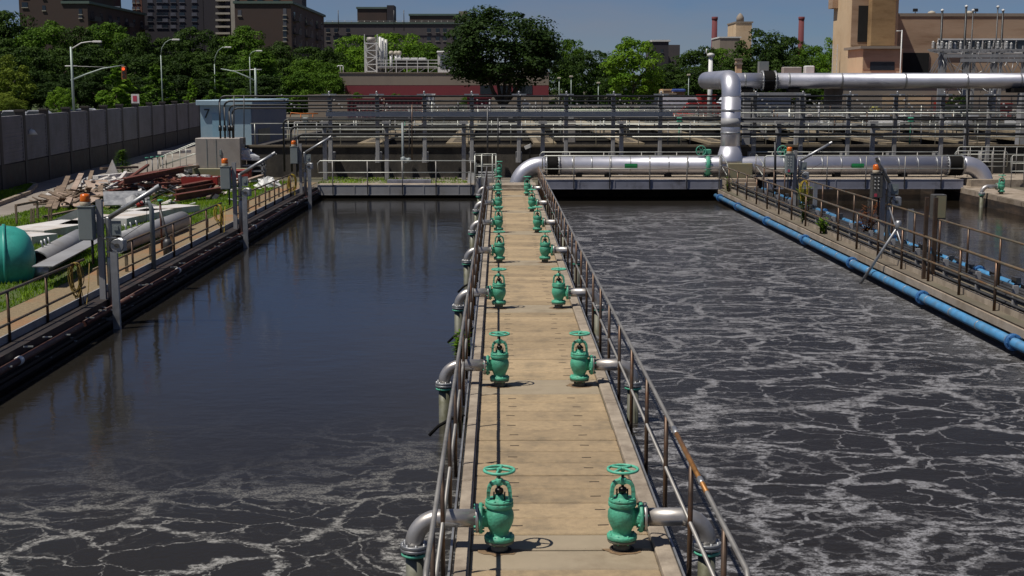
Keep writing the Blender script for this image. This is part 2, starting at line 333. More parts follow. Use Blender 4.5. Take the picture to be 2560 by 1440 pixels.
def water_mat(name, foam_y=None, base=(.010,.010,.011), amt=1.0, tint=(.20,.19,.195), edge=None, rough=.06, bump=.25, sx=.55, spec=.5, agit=None):
    m = bpy.data.materials.new(name); m.use_nodes = True; nt = m.node_tree; N = nt.nodes; L = nt.links.new
    p = N['Principled BSDF']; p.inputs['IOR'].default_value = 1.33; p.inputs['Specular IOR Level'].default_value = spec
    g = N.new('ShaderNodeNewGeometry'); pos = g.outputs['Position']
    def noise(sc, det=4, ro=.55, vec=pos, st=None, dis=0):
        if st:
            q = N.new('ShaderNodeMapping'); q.inputs['Scale'].default_value = st; L(vec, q.inputs['Vector']); vec = q.outputs[0]
        n = N.new('ShaderNodeTexNoise'); n.inputs['Scale'].default_value = sc; n.inputs['Detail'].default_value = det; n.inputs['Roughness'].default_value = ro; n.inputs['Distortion'].default_value = dis
        L(vec, n.inputs['Vector']); return n
    def math_(op, a, b=None, c=None, clamp=False):
        n = N.new('ShaderNodeMath'); n.operation = op; n.use_clamp = clamp
        for i, x in enumerate((a, b, c)):
            if x is None: continue
            if isinstance(x, (int, float)): n.inputs[i].default_value = x
            else: L(x, n.inputs[i])
        return n.outputs[0]
    def mrange(v, a, b, c=0., d=1., smooth=True):
        n = N.new('ShaderNodeMapRange'); n.interpolation_type = 'SMOOTHSTEP' if smooth else 'LINEAR'
        L(v, n.inputs['Value'])
        for k, x in (('From Min',a),('From Max',b),('To Min',c),('To Max',d)):
            if isinstance(x, (int, float)): n.inputs[k].default_value = x
            else: L(x, n.inputs[k])
        return n.outputs[0]
    wv = noise(1.1, 3, .5); 
    bp = N.new('ShaderNodeBump'); bp.inputs['Strength'].default_value = bump; bp.inputs['Distance'].default_value = .05
    w2 = noise(5.5, 4, .6, st=(.55, 1, 1)); w0 = noise(.28, 2, .5, dis=1.2); ws = math_('ADD', math_('ADD', wv.outputs['Fac'], math_('MULTIPLY', w0.outputs['Fac'], 1.6)), math_('MULTIPLY', w2.outputs['Fac'], .55))
    L(ws, bp.inputs['Height'])
    if foam_y is None and edge is None and amt == 0:
        p.inputs['Base Color'].default_value = list(base)+[1]; p.inputs['Roughness'].default_value = rough; L(bp.outputs[0], p.inputs['Normal']); return m
    # lacy foam: edges of warped, crosswise drawn-out cells at three sizes, broken up by fine bubbles
    warp = noise(.5, 3, .5); wsub = N.new('ShaderNodeVectorMath'); wsub.operation = 'MULTIPLY_ADD'
    L(warp.outputs['Color'], wsub.inputs[0]); wsub.inputs[1].default_value = (2.6, 1.7, 0); L(pos, wsub.inputs[2])
    warp2 = noise(2.6, 5, .7); w3 = N.new('ShaderNodeVectorMath'); w3.operation = 'MULTIPLY_ADD'
    L(warp2.outputs['Color'], w3.inputs[0]); w3.inputs[1].default_value = (.62, .46, 0); L(wsub.outputs[0], w3.inputs[2])
    fl = N.new('ShaderNodeMapping'); fl.inputs['Scale'].default_value = (sx, 1, 0); L(w3.outputs[0], fl.inputs['Vector'])
    def cells(sc, rnd=1.0):
        v = N.new('ShaderNodeTexVoronoi'); v.feature = 'DISTANCE_TO_EDGE'; v.voronoi_dimensions = '2D'; v.inputs['Scale'].default_value = sc; v.inputs['Randomness'].default_value = rnd
        L(fl.outputs[0], v.inputs['Vector']); return v.outputs['Distance']
    big = noise(.8, 4, .6, st=(.30, 1, 1)); bubbles = noise(34, 3, .7); lace = noise(8.5, 7, .78, st=(.6, 1, 1)); fine = noise(19, 5, .75, st=(.7, 1, 1))
    band = mrange(big.outputs['Fac'], .34, .62)
    def line(d, w0, w1, g):
        w = mrange(band, 0, 1, w0, w1, False); lo = math_('MULTIPLY', w, .35)
        return math_('MULTIPLY', mrange(d, lo, w, 1, 0), g)
    f1 = line(cells(.72), .045, .105, 1.0)
    f2 = line(cells(1.55), .018, .10, .85)
    f3 = math_('MULTIPLY', line(cells(3.7), .0, .15, .4), math_('MULTIPLY_ADD', band, .9, .1))
    fo = math_('MAXIMUM', math_('MAXIMUM', f1, f2), f3)
    la = mrange(lace.outputs['Fac'], .42, .55, .10, 1.0)
    fo = math_('MULTIPLY', fo, la)
    patch = math_('MULTIPLY', mrange(fine.outputs['Fac'], .53, .64), math_('MULTIPLY', mrange(big.outputs['Fac'], .52, .70), mrange(lace.outputs['Fac'], .42, .6)))
    fo = math_('MAXIMUM', fo, math_('MULTIPLY', patch, .35))
    sep = N.new('ShaderNodeSeparateXYZ'); L(pos, sep.inputs[0])
    if foam_y:
        low = noise(.16, 2, .5); yy = math_('ADD', math_('ADD', math_('MULTIPLY_ADD', low.outputs['Fac'], 11, -5.5), math_('MULTIPLY_ADD', lace.outputs['Fac'], 7, -3.5)), sep.outputs['Y'])
        ymask = mrange(yy, foam_y[0], foam_y[1], 1, 0)
        fo = math_('MULTIPLY', fo, ymask)
    if edge:
        e = mrange(math_('ADD', sep.outputs['X'], math_('MULTIPLY_ADD', warp.outputs['Fac'], 2.4, -1.2)), edge[0], edge[1], 0, .75)
        e = math_('MULTIPLY', e, mrange(lace.outputs['Fac'], .34, .60, .25, 1))
        if foam_y: e = math_('MULTIPLY', e, ymask)
        fo = math_('MAXIMUM', fo, e)
    bub = mrange(bubbles.outputs['Fac'], .40, .56, .30, 1.0)
    fo = math_('MULTIPLY', math_('MULTIPLY', fo, bub), amt, clamp=True)
    mix = N.new('ShaderNodeMix'); mix.data_type = 'RGBA'; L(fo, mix.inputs['Factor']); 
    if agit:
        am = N.new('ShaderNodeMix'); am.data_type = 'RGBA'; ag = mrange(math_('ADD', sep.outputs['Y'], math_('MULTIPLY_ADD', big.outputs['Fac'], 6, -3)), agit[0], agit[1], 1, 0)
        L(ag, am.inputs['Factor']); am.inputs['A'].default_value = list(base)+[1]; am.inputs['B'].default_value = (.022,.0195,.0155,1); L(am.outputs['Result'], mix.inputs['A'])
        L(math_('MULTIPLY_ADD', ag, -.33, spec), p.inputs['Specular IOR Level'])
    else: mix.inputs['A'].default_value = list(base)+[1]
    mix.inputs['B'].default_value = list(tint)+[1]
    L(mix.outputs['Result'], p.inputs['Base Color'])
    L(mrange(fo, 0, .6, rough, .75), p.inputs['Roughness'])
    ch = noise(14, 4, .7); b2 = N.new('ShaderNodeBump'); b2.inputs['Distance'].default_value = .03
    st = math_('ADD', mrange(fo, 0, .5, 0, .5), .0)
    if foam_y: st = math_('ADD', st, math_('MULTIPLY', ymask, .35))
    else: st = math_('ADD', st, .35)
    L(st, b2.inputs['Strength']); L(ch.outputs['Fac'], b2.inputs['Height']); L(bp.outputs[0], b2.inputs['Normal']); L(b2.outputs[0], p.inputs['Normal'])
    return m
wm1 = water_mat('calm_dark_water', foam_y=(12.5, 18.5), base=(.016,.0145,.012), tint=(.35,.345,.33), rough=.06, bump=.16, sx=.75, spec=.5, agit=(16, 27))
wm2 = water_mat('aerated_foamy_water', foam_y=(50, 55.5), base=(.019,.0165,.0135), amt=1.2, tint=(.26,.26,.275), edge=(7.4, 10.6), rough=.2, bump=.6, sx=.62, spec=.2)
wm3 = water_mat('brown_water', amt=0, base=(.016,.012,.008), rough=.05, bump=.2)
def sheet(x0, x1, y0, y1, z): return MB().add([(x0,y0,z),(x1,y0,z),(x1,y1,z),(x0,y1,z)], [(0,1,2,3)])
struct('water', sheet(T1[0]-.05, T1[1]+.05, -11.9, 59.95, WZ), wm1)
struct('water', sheet(T2[0]-.05, T2[1]+.05, -11.9, 59.95, WZ), wm2)
struct('water', sheet(T3[0]-.05, T3[1]+.05, 10.05, 62.95, WZ), wm3)
# ---------------------------------------------------------------- centre walkway of concrete planks
VY = [11.95 + 6.94*k for k in range(7)]
cw = thing('concrete_walkway', 'long tan concrete plank walkway with kerbs between the two big tanks', 'walkway', (.6, 10, 0))
m = MB().bb(-.32, 1.54, -11.9, 57, -2.1, -.14); part('support_wall', m, wallc, cw)
def plank(y0, y1, mt, name, slots=True):
    b = MB(); g = .016; jz = random.uniform(-.004, .004); jx = random.uniform(-.006, .006)
    b.bev((.59+jx, (y0+y1)/2, -.065+jz), (1.73, y1-y0-2*g, .13), .011)
    if slots:
        b.m = 1
        for sx in (.17+random.uniform(-.02,.02), 1.03+random.uniform(-.03,.03)): b.box((sx, (y0+y1)/2+random.uniform(-.03,.03), jz-.0005), (.11, .022, .006), rz=random.uniform(-.08,.08))
    part(name, b, [mt, slit], cw)
y = 5.0
edges = []
for k in range(-1, 7):
    vy = 11.95 + 6.94*k; nxt = vy + 6.94
    if k >= 0: plank(vy-.52, vy-.012, slabc, 'slab', False); plank(vy-.012, vy+.42, slabc, 'slab', False)
    a = vy + .42; bnd = nxt - .52
    if k == 6: bnd = 56.6
    n = 12 if k < 6 else 5
    for i in range(n):
        y0 = a + (bnd-a)*i/n
        if y0 > 7.5: plank(y0, a + (bnd-a)*(i+1)/n, deckc, 'plank')
for x0, x1, zt in ((-.41, -.275, .03), (1.46, 1.62, .045)):
    b = MB()
    for i in range(14):
        y0 = 7 + i*3.55; b.bev(((x0+x1)/2, y0+1.775, zt-.12), (x1-x0, 3.535, .24), .012)
    part('kerb', b, kerbc, cw)
b = MB().bar((-.45, 5, -.02), (-.45, 56.5, -.02), .02, .14); b.bar((1.645, 5, -.04), (1.645, 56.5, -.04), .02, .12); part('edge_angle', b, galv, cw)
b = MB().bb(-.4, 1.6, 56.6, 58.2, -.3, .22); b.bb(-.2, 1.5, 56.25, 56.6, -.3, .1); part('step', b, kerbc, cw)
# ---------------------------------------------------------------- valves
def valve_proto():
    t = thing('valve', 'x', 'valve', (0, VY[0], 0), 'green valves along the walkway'); o = Vector((0, VY[0], 0))
    b = MB().lathe([(.082,-.05),(.082,.078)], o, n=20); part('riser_pipe', b, dirtpipe, t)
    b = MB().lathe([(.118,.0015),(.118,.003),(.01,.003)], o, n=20); part('deck_hole', b, slit, t)
    q = random.Random(9); b = MB(); b.add([o+Vector((.02,.0,.0012))]+[o+Vector((q.uniform(.13,.24)*math.cos(2*PI*k/18)*1.1, q.uniform(.13,.22)*math.sin(2*PI*k/18), .0012)) for k in range(18)], [(0,k+1,(k+1)%18+1) for k in range(18)]); part('rust_stain', b, stainm, t)
    b = MB(); b.disc(o+Vector((0,0,.078)), .138, .024)
    part('companion_flange', b, dirtpipe, t)
    b = MB()
    b.lathe([(.09,.106),(.138,.104),(.143,.109),(.143,.138),(.138,.143),(.094,.148),(.088,.165),(.092,.19),(.110,.225),(.130,.275),(.138,.32),(.136,.36),(.124,.395),(.114,.412),(.114,.424),(.130,.424),(.133,.429),(.133,.462),(.13,.466),(.05,.466)], o, n=28)
    b.lathe([(.085,-.08),(.085,-.155),(.14,-.157),(.145,-.160),(.145,-.185),(.14,-.19),(.05,-.19)], o+Vector((0,0,.31)), 'X', 24)
    part('body', b, green, t)
    b = MB().lathe([(.128,.468),(.131,.472),(.131,.488),(.128,.492),(.06,.494),(.05,.505),(.044,.53),(.04,.54),(.01,.54)], o, n=24); part('bonnet', b, green, t)
    b = MB()
    for k in range(8):
        a = 2*PI*k/8 + .39
        b.lathe([(.011,.488),(.011,.503),(.006,.506)], o+Vector((.113*math.cos(a), .113*math.sin(a), 0)), n=6)
        b.lathe([(.011,.07),(.011,.155),(.006,.158)], o+Vector((.12*math.cos(a), .12*math.sin(a), 0)), n=6)
        b.lathe([(.011,-.238),(.011,-.14)], o+Vector((0, .122*math.cos(a), .31+.122*math.sin(a))), 'X', 6)
    part('bolts', b, green2, t)
    b = MB()
    for s in (-1, 1):
        P = [o+Vector((s*.103,0,.485)), o+Vector((s*.101,0,.56)), o+Vector((s*.094,0,.61)), o+Vector((s*.075,0,.645)), o+Vector((s*.03,0,.662))]
        for i in range(4): b.bar(P[i], P[i+1] + (P[i+1]-P[i])*.12, .062, .034, up=(1,0,.01))
    b.lathe([(.03,.632),(.036,.636),(.036,.69),(.03,.694),(.01,.694)], o, n=16)
    part('yoke', b, green2, t)
    b = MB().lathe([(.014,.5),(.014,.775)], o, n=10); part('stem', b, stemb, t)
    b = MB().lathe([(.02,.545),(.036,.553),(.042,.575),(.036,.597),(.02,.606)], o, n=14)
    for s in (-1, 1): b.tube([o+Vector((s*.05,-.03,.50)), o+Vector((s*.05,-.03,.575))], .008, 6)
    part('packing_gland', b, stemb, t)
    b = MB().torus(o+Vector((0,0,.775)), .140, .0145, 36, 8); b.lathe([(.026,.762),(.026,.795),(.014,.80),(.01,.80)], o, n=12)
    for k in range(4):
        a = PI/2*k + .5; d = Vector((math.cos(a), math.sin(a), 0))
        b.tube([o+d*.02+Vector((0,0,.785)), o+d*.09+Vector((0,0,.778)), o+d*.136+Vector((0,0,.774))], [.014,.012,.013], 6)
    part('handwheel', b, green2, t)
    return t
vp = valve_proto(); vtree = tree_of(vp)
for k in range(7):
    lab = 'green handwheel valve, %s in the left row on the plank walkway' % NTH[k]
    if k == 0: vp['label'] = lab
    else: dup(vtree, (random.uniform(-.02,.02), VY[k], 0), random.uniform(-.03,.03), lab)
    dup(vtree, (1.165+random.uniform(-.02,.02), VY[k]+.02, 0), PI+random.uniform(-.03,.03), 'green handwheel valve, %s in the right row on the plank walkway' % NTH[k])
dup(vtree, (.02, 60.3, .25), 0, 'green handwheel valve beyond the end step of the plank walkway, beside the silver elbow')
# wheel turned differently on each valve
for o in list(COL.objects):
    if o.name.startswith('handwheel'): o.rotation_euler.z = random.uniform(0, 6)
def drop_proto():
    t = thing('drop_pipe', 'x', 'pipe', (-.2, VY[0], .31), 'grey drop pipes from the valves'); Y = VY[0]
    b = MB().disc((-.222, Y, .31), .137, .028, 'X', 24); part('flange', b, pipem, t)
    b = MB().tube([(-.2,Y,.31),(-.555,Y,.31)] + arc((-.555,Y,.065), .245, PI/2, PI, 10), .086, 20); part('elbow', b, pipem, t)
    b = MB().disc((-.80,Y,.03), .132, .032, 'Z', 24); b.disc((-.80,Y,-.004), .132, .028, 'Z', 24)
    for k in range(8): b.lathe([(.011,-.022),(.011,.08)], (-.80+.112*math.cos(k*PI/4+.2), Y+.112*math.sin(k*PI/4+.2), 0), n=6)
    part('bolted_joint', b, [galv], t)
    b = MB().tube([(-.80,Y,-.006),(-.80,Y,-1.9)], .084, 20); part('lower_pipe', b, dirtpipe, t)
    b = MB().torus((-.80,Y,-.035), .11, .018, 20, 6); part('gasket', b, green2, t)
    return t
dp = drop_proto(); dtree = tree_of(dp)
for k in range(7):
    lab = 'grey elbow pipe dropping into the calm left tank, %s to the camera' % NTH[k]
    if k == 0: dp['label'] = lab
    else: dup(dtree, (-.2, VY[k], .31), 0, lab)
    dup(dtree, (1.365, VY[k]+.02, .31), PI, 'grey elbow pipe dropping into the foamy right tank, %s to the camera' % NTH[k])
# ---------------------------------------------------------------- handrails
def rail(label, a, b, posts, h=1.05, mid=.52, base=-.1, r=.024, rm=None, pmt=None, name='handrail', rp=None, group=None, ends=True, n=8, foot=None, off=0.0, ball=False):
    # posts: distances along a->b; a, b at walking level
    a = Vector(a); b = Vector(b); d = (b-a).normalized(); up = Vector((0,0,1)); Lg = (b-a).length
    rm = rm or rail_m; pmt = pmt or post_shade_rust; rp = rp or r
    t = thing(name, label, 'handrail', a, group)
    m = MB()
    m1 = mid[0] if isinstance(mid, (list, tuple)) else mid
    if ends: m.tube([a+up*m1, a+up*(h-.1)-d*.0, a+up*h+d*.1, b+up*h-d*.1, b+up*(h-.1), b+up*m1], r, n)
    else: m.tube([a+up*h, b+up*h], r, n)
    part('top_rail', m, rm, t)
    mids = mid if isinstance(mid, (list, tuple)) else [mid]
    for z in mids: part('mid_rail', MB().tube([a+up*z, b+up*z], r*.9, n), rm, t)
    p0 = None
    for s in posts:
        q = a + d*s
        if p0 is None:
            m = MB().tube([q+up*base, q+up*(h-.005)], rp, n)
            if foot: m.box(q+up*(base+.008), (foot, foot, .016))
            p0 = part('post', m, pmt, t, at=q)
        else: again(p0, q)
    return t
ps = [1.0 + 1.735*i for i in range(28)]
rail('steel handrail along the left kerb of the plank walkway', (-.50, 8.5, 0), (-.50, 56.4, 0), ps, base=-.12, r=.021, mid=.5, rp=.02)
rail('steel handrail along the right kerb of the plank walkway, with a rusty near end', (1.69, 8.5, 0), (1.69, 56.4, 0), ps, base=-.14, r=.021, mid=.5, rp=.023)
b = MB().tube([(1.69, 10.35, 1.05),(1.69, 12.25, 1.05)], .0225, 10); b.m = 1; b.tube([(1.69,12.2,1.05),(1.69,12.42,1.05)], .027, 10); b.tube([(1.69,10.6,1.05),(1.69,10.75,1.05)], .026, 10)
o = [x for x in COL.objects if x.name.startswith('handrail')][-1]; part('rusty_sleeve', b, [pm('bright_rust', (.28,.13,.035), .45, .4, var=.3, sc=6), galv], o, label='orange-brown rusty stretch of rail')
for i, (py_, sx) in enumerate(((1100, 1068), (852, 1117), (720, 1142))):
    y0 = (16.9, 23.3, 29.2)[i]
    b = MB().tube([(-.45,y0,.05),(-.62,y0,.02),(-.80,y0-.03,-.08),(-.92,y0-.05,-.2)], .022, 8)
    solo('hose', b, rubber, 'short black hose poking over the left tank, %s to the camera' % NTH[i], 'hose', 'black hoses over the left tank')
# ---------------------------------------------------------------- left side of the calm tank
struct('gravel_strip', sheet(-9.75, -8.45, 5, 61.5, -.004), gravel)
b = MB(); b.slab([(-8.47,5),(-8.44,5),(-8.44,58),(-8.47,58)], -.03, .13); b.m = 1; b.slab([(-8.44,5),(-8.09,5),(-8.09,58.5),(-8.44,58.5)], -.3, -.006); 
solo('toe_plate', b, [gsteel, blackwall], 'grey steel edge plate along the foot of the left tank railing', 'edge plate')
b = MB().tube([(-7.98,5,-.17),(-7.98,24.9,-.17)], .06, 12); b.tube([(-7.98,25.1,-.17),(-7.98,58.5,-.17)], .06, 12)
t = thing('rusty_pipe', 'rust-red pipe running along the top of the black left tank wall', 'pipe', (-7.98,5,-.17)); part('pipe', b, rustp, t)
rep('clamp', lambda q: MB().lathe([(.07,-.07),(.075,-.06),(.075,.06),(.07,.07)], q, 'Y', 14), white, t, [(-7.98,y,-.17) for y in (21.6, 32.6, 43, 52)])
rep('bracket', lambda q: MB().box(q, (.05,.07,.014), rz=.2), galv, t, [(-8.02+random.uniform(-.02,.05), 14+i*.72+random.uniform(-.3,.3), -.33+random.uniform(-.12,.12)) for i in range(60)])
rep('glint_clip', lambda q: MB().box(q, (.16,.03,.02), rz=.15), rail_far, t, [(-7.95+random.uniform(-.03,.03), 20+i*1.0+random.uniform(-.3,.3), -.12+random.uniform(-.05,.12)) for i in range(38)])
for z, l in ((-.45,'lower'), (-.36,'upper')): solo('wall_waler', MB().bar((-8.04,5,z), (-8.04,59,z), .06, .05), blackwall, l+' dark bar along the black left tank wall just above the water', 'bar')
secs = [((10.8, 26.6), 'nearest'), ((28.3, 40.0), 'second'), ((41.9, 54.2), 'third'), ((55.8, 59.0), 'farthest')]
for (y0, y1), nm in secs:
    k = [22.4 + 1.94*i for i in range(-6, 20)]; k = [y - y0 for y in k if y0 + .05 < y < y1 - .02]
    rail('%s stretch of weathered railing on the grassy left bank' % nm, (-8.41, y0, 0), (-8.41, y1, 0), k, h=.88, mid=.32, base=-.02, r=.028, rm=railrust, pmt=post_shade_rust, ends=False, rp=.027, group='railings on the left bank')
t = thing('conduit_run', 'low conduit on brown stub posts behind the left bank railing', 'conduit', (-8.85, 28.5, 0))
b = MB().tube([(-8.85,28.6,.40),(-8.85,40,.40)], .022, 6); b.tube([(-8.85,42,.40),(-8.85,58,.40)], .022, 6); part('pipe', b, railrust, t)
p0 = None
for i in range(14):
    q = Vector((-8.85, 29 + 2.2*i, 0))
    if p0 is None: p0 = part('stub_post', MB().bar(q, q+Vector((0,0,.42)), .07, .05), railrust, t, at=q)
    else: again(p0, q)
def station(i, x, y, lab, boom, kind=0, cabm=cab, side=-1):
    # control cabinet with beacon on a channel post
    t = thing('control_cabinet', lab % 'control cabinet with an orange beacon', 'cabinet', (x-.42*(-side), y, 0), 'control cabinets with orange beacons')
    cx = x + side*.42 if side < 0 else x - .42
    cx = x - .40; z0 = 1.24
    b = MB().bev((cx, y-.12, z0+.34), (.30,.24,.68), .012); b.box((cx, y-.245, z0+.34), (.27,.012,.64)); b.box((cx,y-.12,z0+.688), (.34,.28,.016)); part('cabinet', b, cabm, t)
    b = MB().lathe([(.028,z0-.5),(.028,z0)], (cx+.08,y-.1,0), n=8); part('conduit', b, blackp, t)
    b = MB().lathe([(.10,z0+.70),(.105,z0+.71),(.105,z0+.775),(.095,z0+.785)], (cx-.02,y-.12,0), n=20); part('beacon_base', b, bbase, t)
    b = MB().lathe([(.10,z0+.787),(.102,z0+.80),(.10,z0+.89),(.088,z0+.93),(.05,z0+.945),(.01,z0+.95)], (cx-.02,y-.12,0), n=20); part('beacon', b, orange, t)
    b = MB().bb(cx+.17,cx+.29,y-.06,y-.045,-.05,z0+.82); b.bb(cx+.17,cx+.185,y-.045,y+.05,-.05,z0+.82); b.bb(cx+.275,cx+.29,y-.045,y+.05,-.05,z0+.82)
    b.box((cx+.2,y-.03,z0+.15),(.2,.05,.05)); b.box((cx+.2,y-.03,z0+.55),(.2,.05,.05)); part('channel_post', b, gsteel, t)
    if kind:
        rep('button', lambda q: MB().lathe([(.017,-.02),(.017,.005)], q, 'Y', 8), white, t, [(cx-.08+c_*.1, y-.25, z0+.58-r_*.1) for r_ in range(4) for c_ in range(2)])
        part('red_sticker', MB().box((cx-.05,y-.256,z0+.08),(.08,.006,.09)), pinkt, t)
    d = thing('davit_hoist', lab % 'davit hoist with a slanting boom', 'hoist', (x, y, -.15), 'davit hoists on the tank banks')
    top = Vector((x,y,1.70)); e = top + Vector(boom)
    b = MB().tube([(x,y,-.25),(x,y,1.66),top], .058, 14); b.lathe([(.072,-.15),(.072,.85),(.066,.87)], (x,y,0), n=14); part('mast', b, galv, d)
    b = MB().tube([top-Vector((0,0,.03)), e], .052, 12, cap=True); dd = (e-top).normalized()
    b.tube([e-dd*.1, e+dd*.01], .058, 12, cap=False); part('boom', b, galv, d); part('bore', MB().tube([e-dd*.04, e+dd*.004], .05, 12), grate, d)
    b = MB().box((x+.13, y-.02, 1.47), (.26,.014,.30)); b.box((x+.16,y-.035,1.47),(.09,.02,.09)); part('gusset_plate', b, cab, d)
    b = MB().lathe([(.13,-.06),(.135,-.05),(.135,.02),(.12,.03)], (x+.19,y-.08,1.12), 'Y', 20); b.bev((x+.24,y-.02,1.14), (.22,.16,.26), .04); part('winch', b, galv, d)
    b = MB().lathe([(.05,-.16),(.05,-.06)], (x+.19,y,1.12), 'Y', 12); b.bar((x+.19,y-.15,1.12),(x-.16,y-.17,1.33),.03,.014); part('winch_handle', b, cabs, d)
    b = MB().tube([e-dd*.32-Vector((0,0,.05)), e-dd*.36-Vector((0,0,.55)), Vector((x+.24,y-.02,1.25))], .006, 5); b.torus(e-dd*.45-Vector((0,0,.1)), .05, .015, 14, 6, 'Y'); part('cable', b, conduit, d)
    rep('clamp', lambda q: MB().lathe([(.07,-.012),(.074,0),(.07,.012)], q, n=14).box(q+Vector((.07,-.08,0)),(.2,.012,.03)), galv, d, [(x,y,1.28),(x,y,.98)])
sl = [(-8.02, 27.1), (-8.02, 41.0), (-8.05, 55.0)]
for i, (x, y) in enumerate(sl):
    station(i, x, y, NTH[i] + ' grey %s on the left bank', (1.12, -.15 if i == 0 else 0, .64))
    t = thing('guide_channel', NTH[i] + ' galvanised guide channel standing in the calm water by the left wall', 'channel post', (-7.78, y-.45, -.8), 'guide channels in the calm tank')
    X, Y = -7.80, y-.5
    b = MB().bb(X-.07,X+.07,Y-.008,Y+.008,-1.4,1.02); b.bb(X-.07,X-.055,Y+.008,Y+.09,-1.4,1.02); b.bb(X+.055,X+.07,Y+.008,Y+.09,-1.4,1.02); part('channel', b, galv, t)
    b = MB().bar((X,Y+.05,-.35),(-8.1,Y+.05,-.35),.05,.05); b.bar((X,Y+.05,-.20),(-8.1,Y+.05,-.1),.03,.03); part('bracket', b, galv, t)
def coil(label, c, n=9, rr=.21, mt=yell, dz=.3):
    b = MB(); c = Vector(c)
    for k in range(n):
        w = rr*random.uniform(.35,.62); hz = dz*random.uniform(.75,1.1); P = []
        off = Vector((random.uniform(-.03,.03), random.uniform(-.04,.04), .03-hz))
        for j in range(18):
            a = 2*PI*j/18; P.append(c + off + Vector((w*math.cos(a), .03*math.sin(a*2+k), hz*math.sin(a))))
        b.tube(P, .010, 5, closed=True)
    b.tube([c+Vector((0,.1,-.1)), c+Vector((.02,.35,-.75)), c+Vector((.02,.5,-.95)), c+Vector((.02,.7,-.6)), c+Vector((.0,.9,-.1))], .008, 5)
    return solo('rope_coil', b, mt, label, 'rope')
coil('coiled yellow hose hung on the left bank railing before the nearest hoist', (-8.36, 25.9, .88), mt=pm('yellow_brown_hose', (.22,.15,.03), .7, var=.35, sc=12), dz=.34)
coil('yellow rope hung on the left bank railing by the second nearest hoist', (-8.36, 39.4, .85), 6, .2)
coil('yellow rope bundle hung on the left bank railing by the farthest hoist', (-8.36, 53.5, .86), 10, .3, dz=.4)
# ---------------------------------------------------------------- left yard: grass, road, kerb
m = MB(); gp = [(-9.7,16),(-9.7,61.5),(-12.6,64),(-17.5,70.8),(-18.4,66),(-16.6,52),(-16.9,44.3),(-14.9,40),(-16,16)]
m.add([(x,y,.002) for x,y in gp], [tuple(range(len(gp)-1,-1,-1))]); struct('grass_ground', m, pm('lawn_soil', (.05,.085,.014), .95, var=.35, sc=3, stain=(.09,.08,.04), sw=.35, ssc=.5))
m = MB(); m.add([(x,y,-.008) for x,y in [(-16.9,15),(-13,40),(-14.5,62),(-12.6,66),(-13,76),(-17,118),(-26.2,118),(-20.2,15+30),(-17.8,15)]], [(0,1,2,3,4,5,6,7,8)]); struct('yard_road', m, asph)
m = MB(); gp2 = [(-21.6,60.5),(-20.6,59.0),(-19.4,54.6),(-18.9,51.2),(-18.2,46),(-20,44)]
m.add([(x,y,.06) for x,y in gp2], [(0,5,4,3,2,1)]); struct('grass_verge', m, MAT['lawn_soil'])
b = MB()
for i in range(4): b.bar(Vector((*gp2[i+0 if i else 0],.03)) if 0 else (*gp2[i],.04), (*gp2[i+1],.04), .18, .2)
solo('road_kerb', b, kerbc, 'bent concrete kerb round the grass verge beside the yard road', 'kerb')
def inside(x, y, poly):
    c = False; n = len(poly)
    for i in range(n):
        x1,y1 = poly[i]; x2,y2 = poly[i-1]
        if (y1 > y) != (y2 > y) and x < (x2-x1)*(y-y1)/(y2-y1)+x1: c = not c
    return c
rg = random.Random(3)
def grass(name, poly, n, hmin, hmax, w, z=0.0, zf=1.0, bare=None):
    xs_ = [p[0] for p in poly]; ys_ = [p[1] for p in poly]; m = MB(); k = 0
    vs = []; fs = []
    while k < n:
        x = rg.uniform(min(xs_), max(xs_)); y = rg.uniform(min(ys_), max(ys_))
        if not inside(x, y, poly): continue
        k += 1
        if math.sin(x*1.7+y*.6)*math.sin(y*.9-x*.5) > .55 and rg.random() < .65: continue
        h = rg.uniform(hmin, hmax)*(1+.5*math.sin(x*2.1)*math.sin(y*1.3)); a = rg.uniform(0, PI); dx, dy = w*math.cos(a), w*math.sin(a); lx, ly = rg.uniform(-.6,.6)*h, rg.uniform(-.6,.6)*h
        o = len(vs); vs += [(x-dx,y-dy,z),(x+dx,y+dy,z),(x+lx,y+ly,z+h)]; fs.append((o,o+1,o+2))
    m.add(vs, fs); return struct(name, m, lf_grass, 'stuff')
grass('grass', gp, 110000, .03, .10, .014)
grass('verge_grass', gp2, 6000, .04, .10, .022, .06)
grass('strip_grass', [(-8.3,60.6),(-1.2,60.8),(-2,64),(-8.6,64.8)], 3500, .03, .09, .02, .0)
# teal tank
t = thing('teal_tank', 'big teal round tank cover at the left edge of the grass', 'tank', (-12.1, 30.2, 0))
b = MB(); ax = Vector((-1,-.35,.0)).normalized(); c = Vector((-10.60,30.1,.45)); 
u = ax.cross(Vector((0,0,1))).normalized(); w = Vector((0,0,1))
def lathe_dir(b, prof, c, ax, n=40):
    u = ax.cross(Vector((0,0,1))).normalized(); w = u.cross(ax); o = len(b.v)
    for r_, h in prof:
        for k in range(n):
            a = 2*PI*k/n; b.v.append(c + ax*h + u*r_*math.cos(a) + w*r_*math.sin(a))
    for i in range(len(prof)-1):
        for k in range(n):
            b.f.append((o+i*n+k, o+i*n+(k+1)%n, o+(i+1)*n+(k+1)%n, o+(i+1)*n+k)); b.sm.append(True); b.mi.append(b.m)
    return b
lathe_dir(b, [(.0,.0),(.28,.03),(.50,.10),(.66,.22),(.75,.40),(.78,.58),(.78,2.6),(.02,2.7)], c, ax); part('domed_shell', b, teal, t)
b = MB(); lathe_dir(b, [(.78,.62),(.82,.62),(.82,.69),(.78,.69)], c, ax); part('rim', b, teal, t)
b = MB().tube([c+ax*.1-Vector((0,0,.3)), c-ax*.25-Vector((0,0,.32))], .16, 14); part('nozzle', b, galv, t)
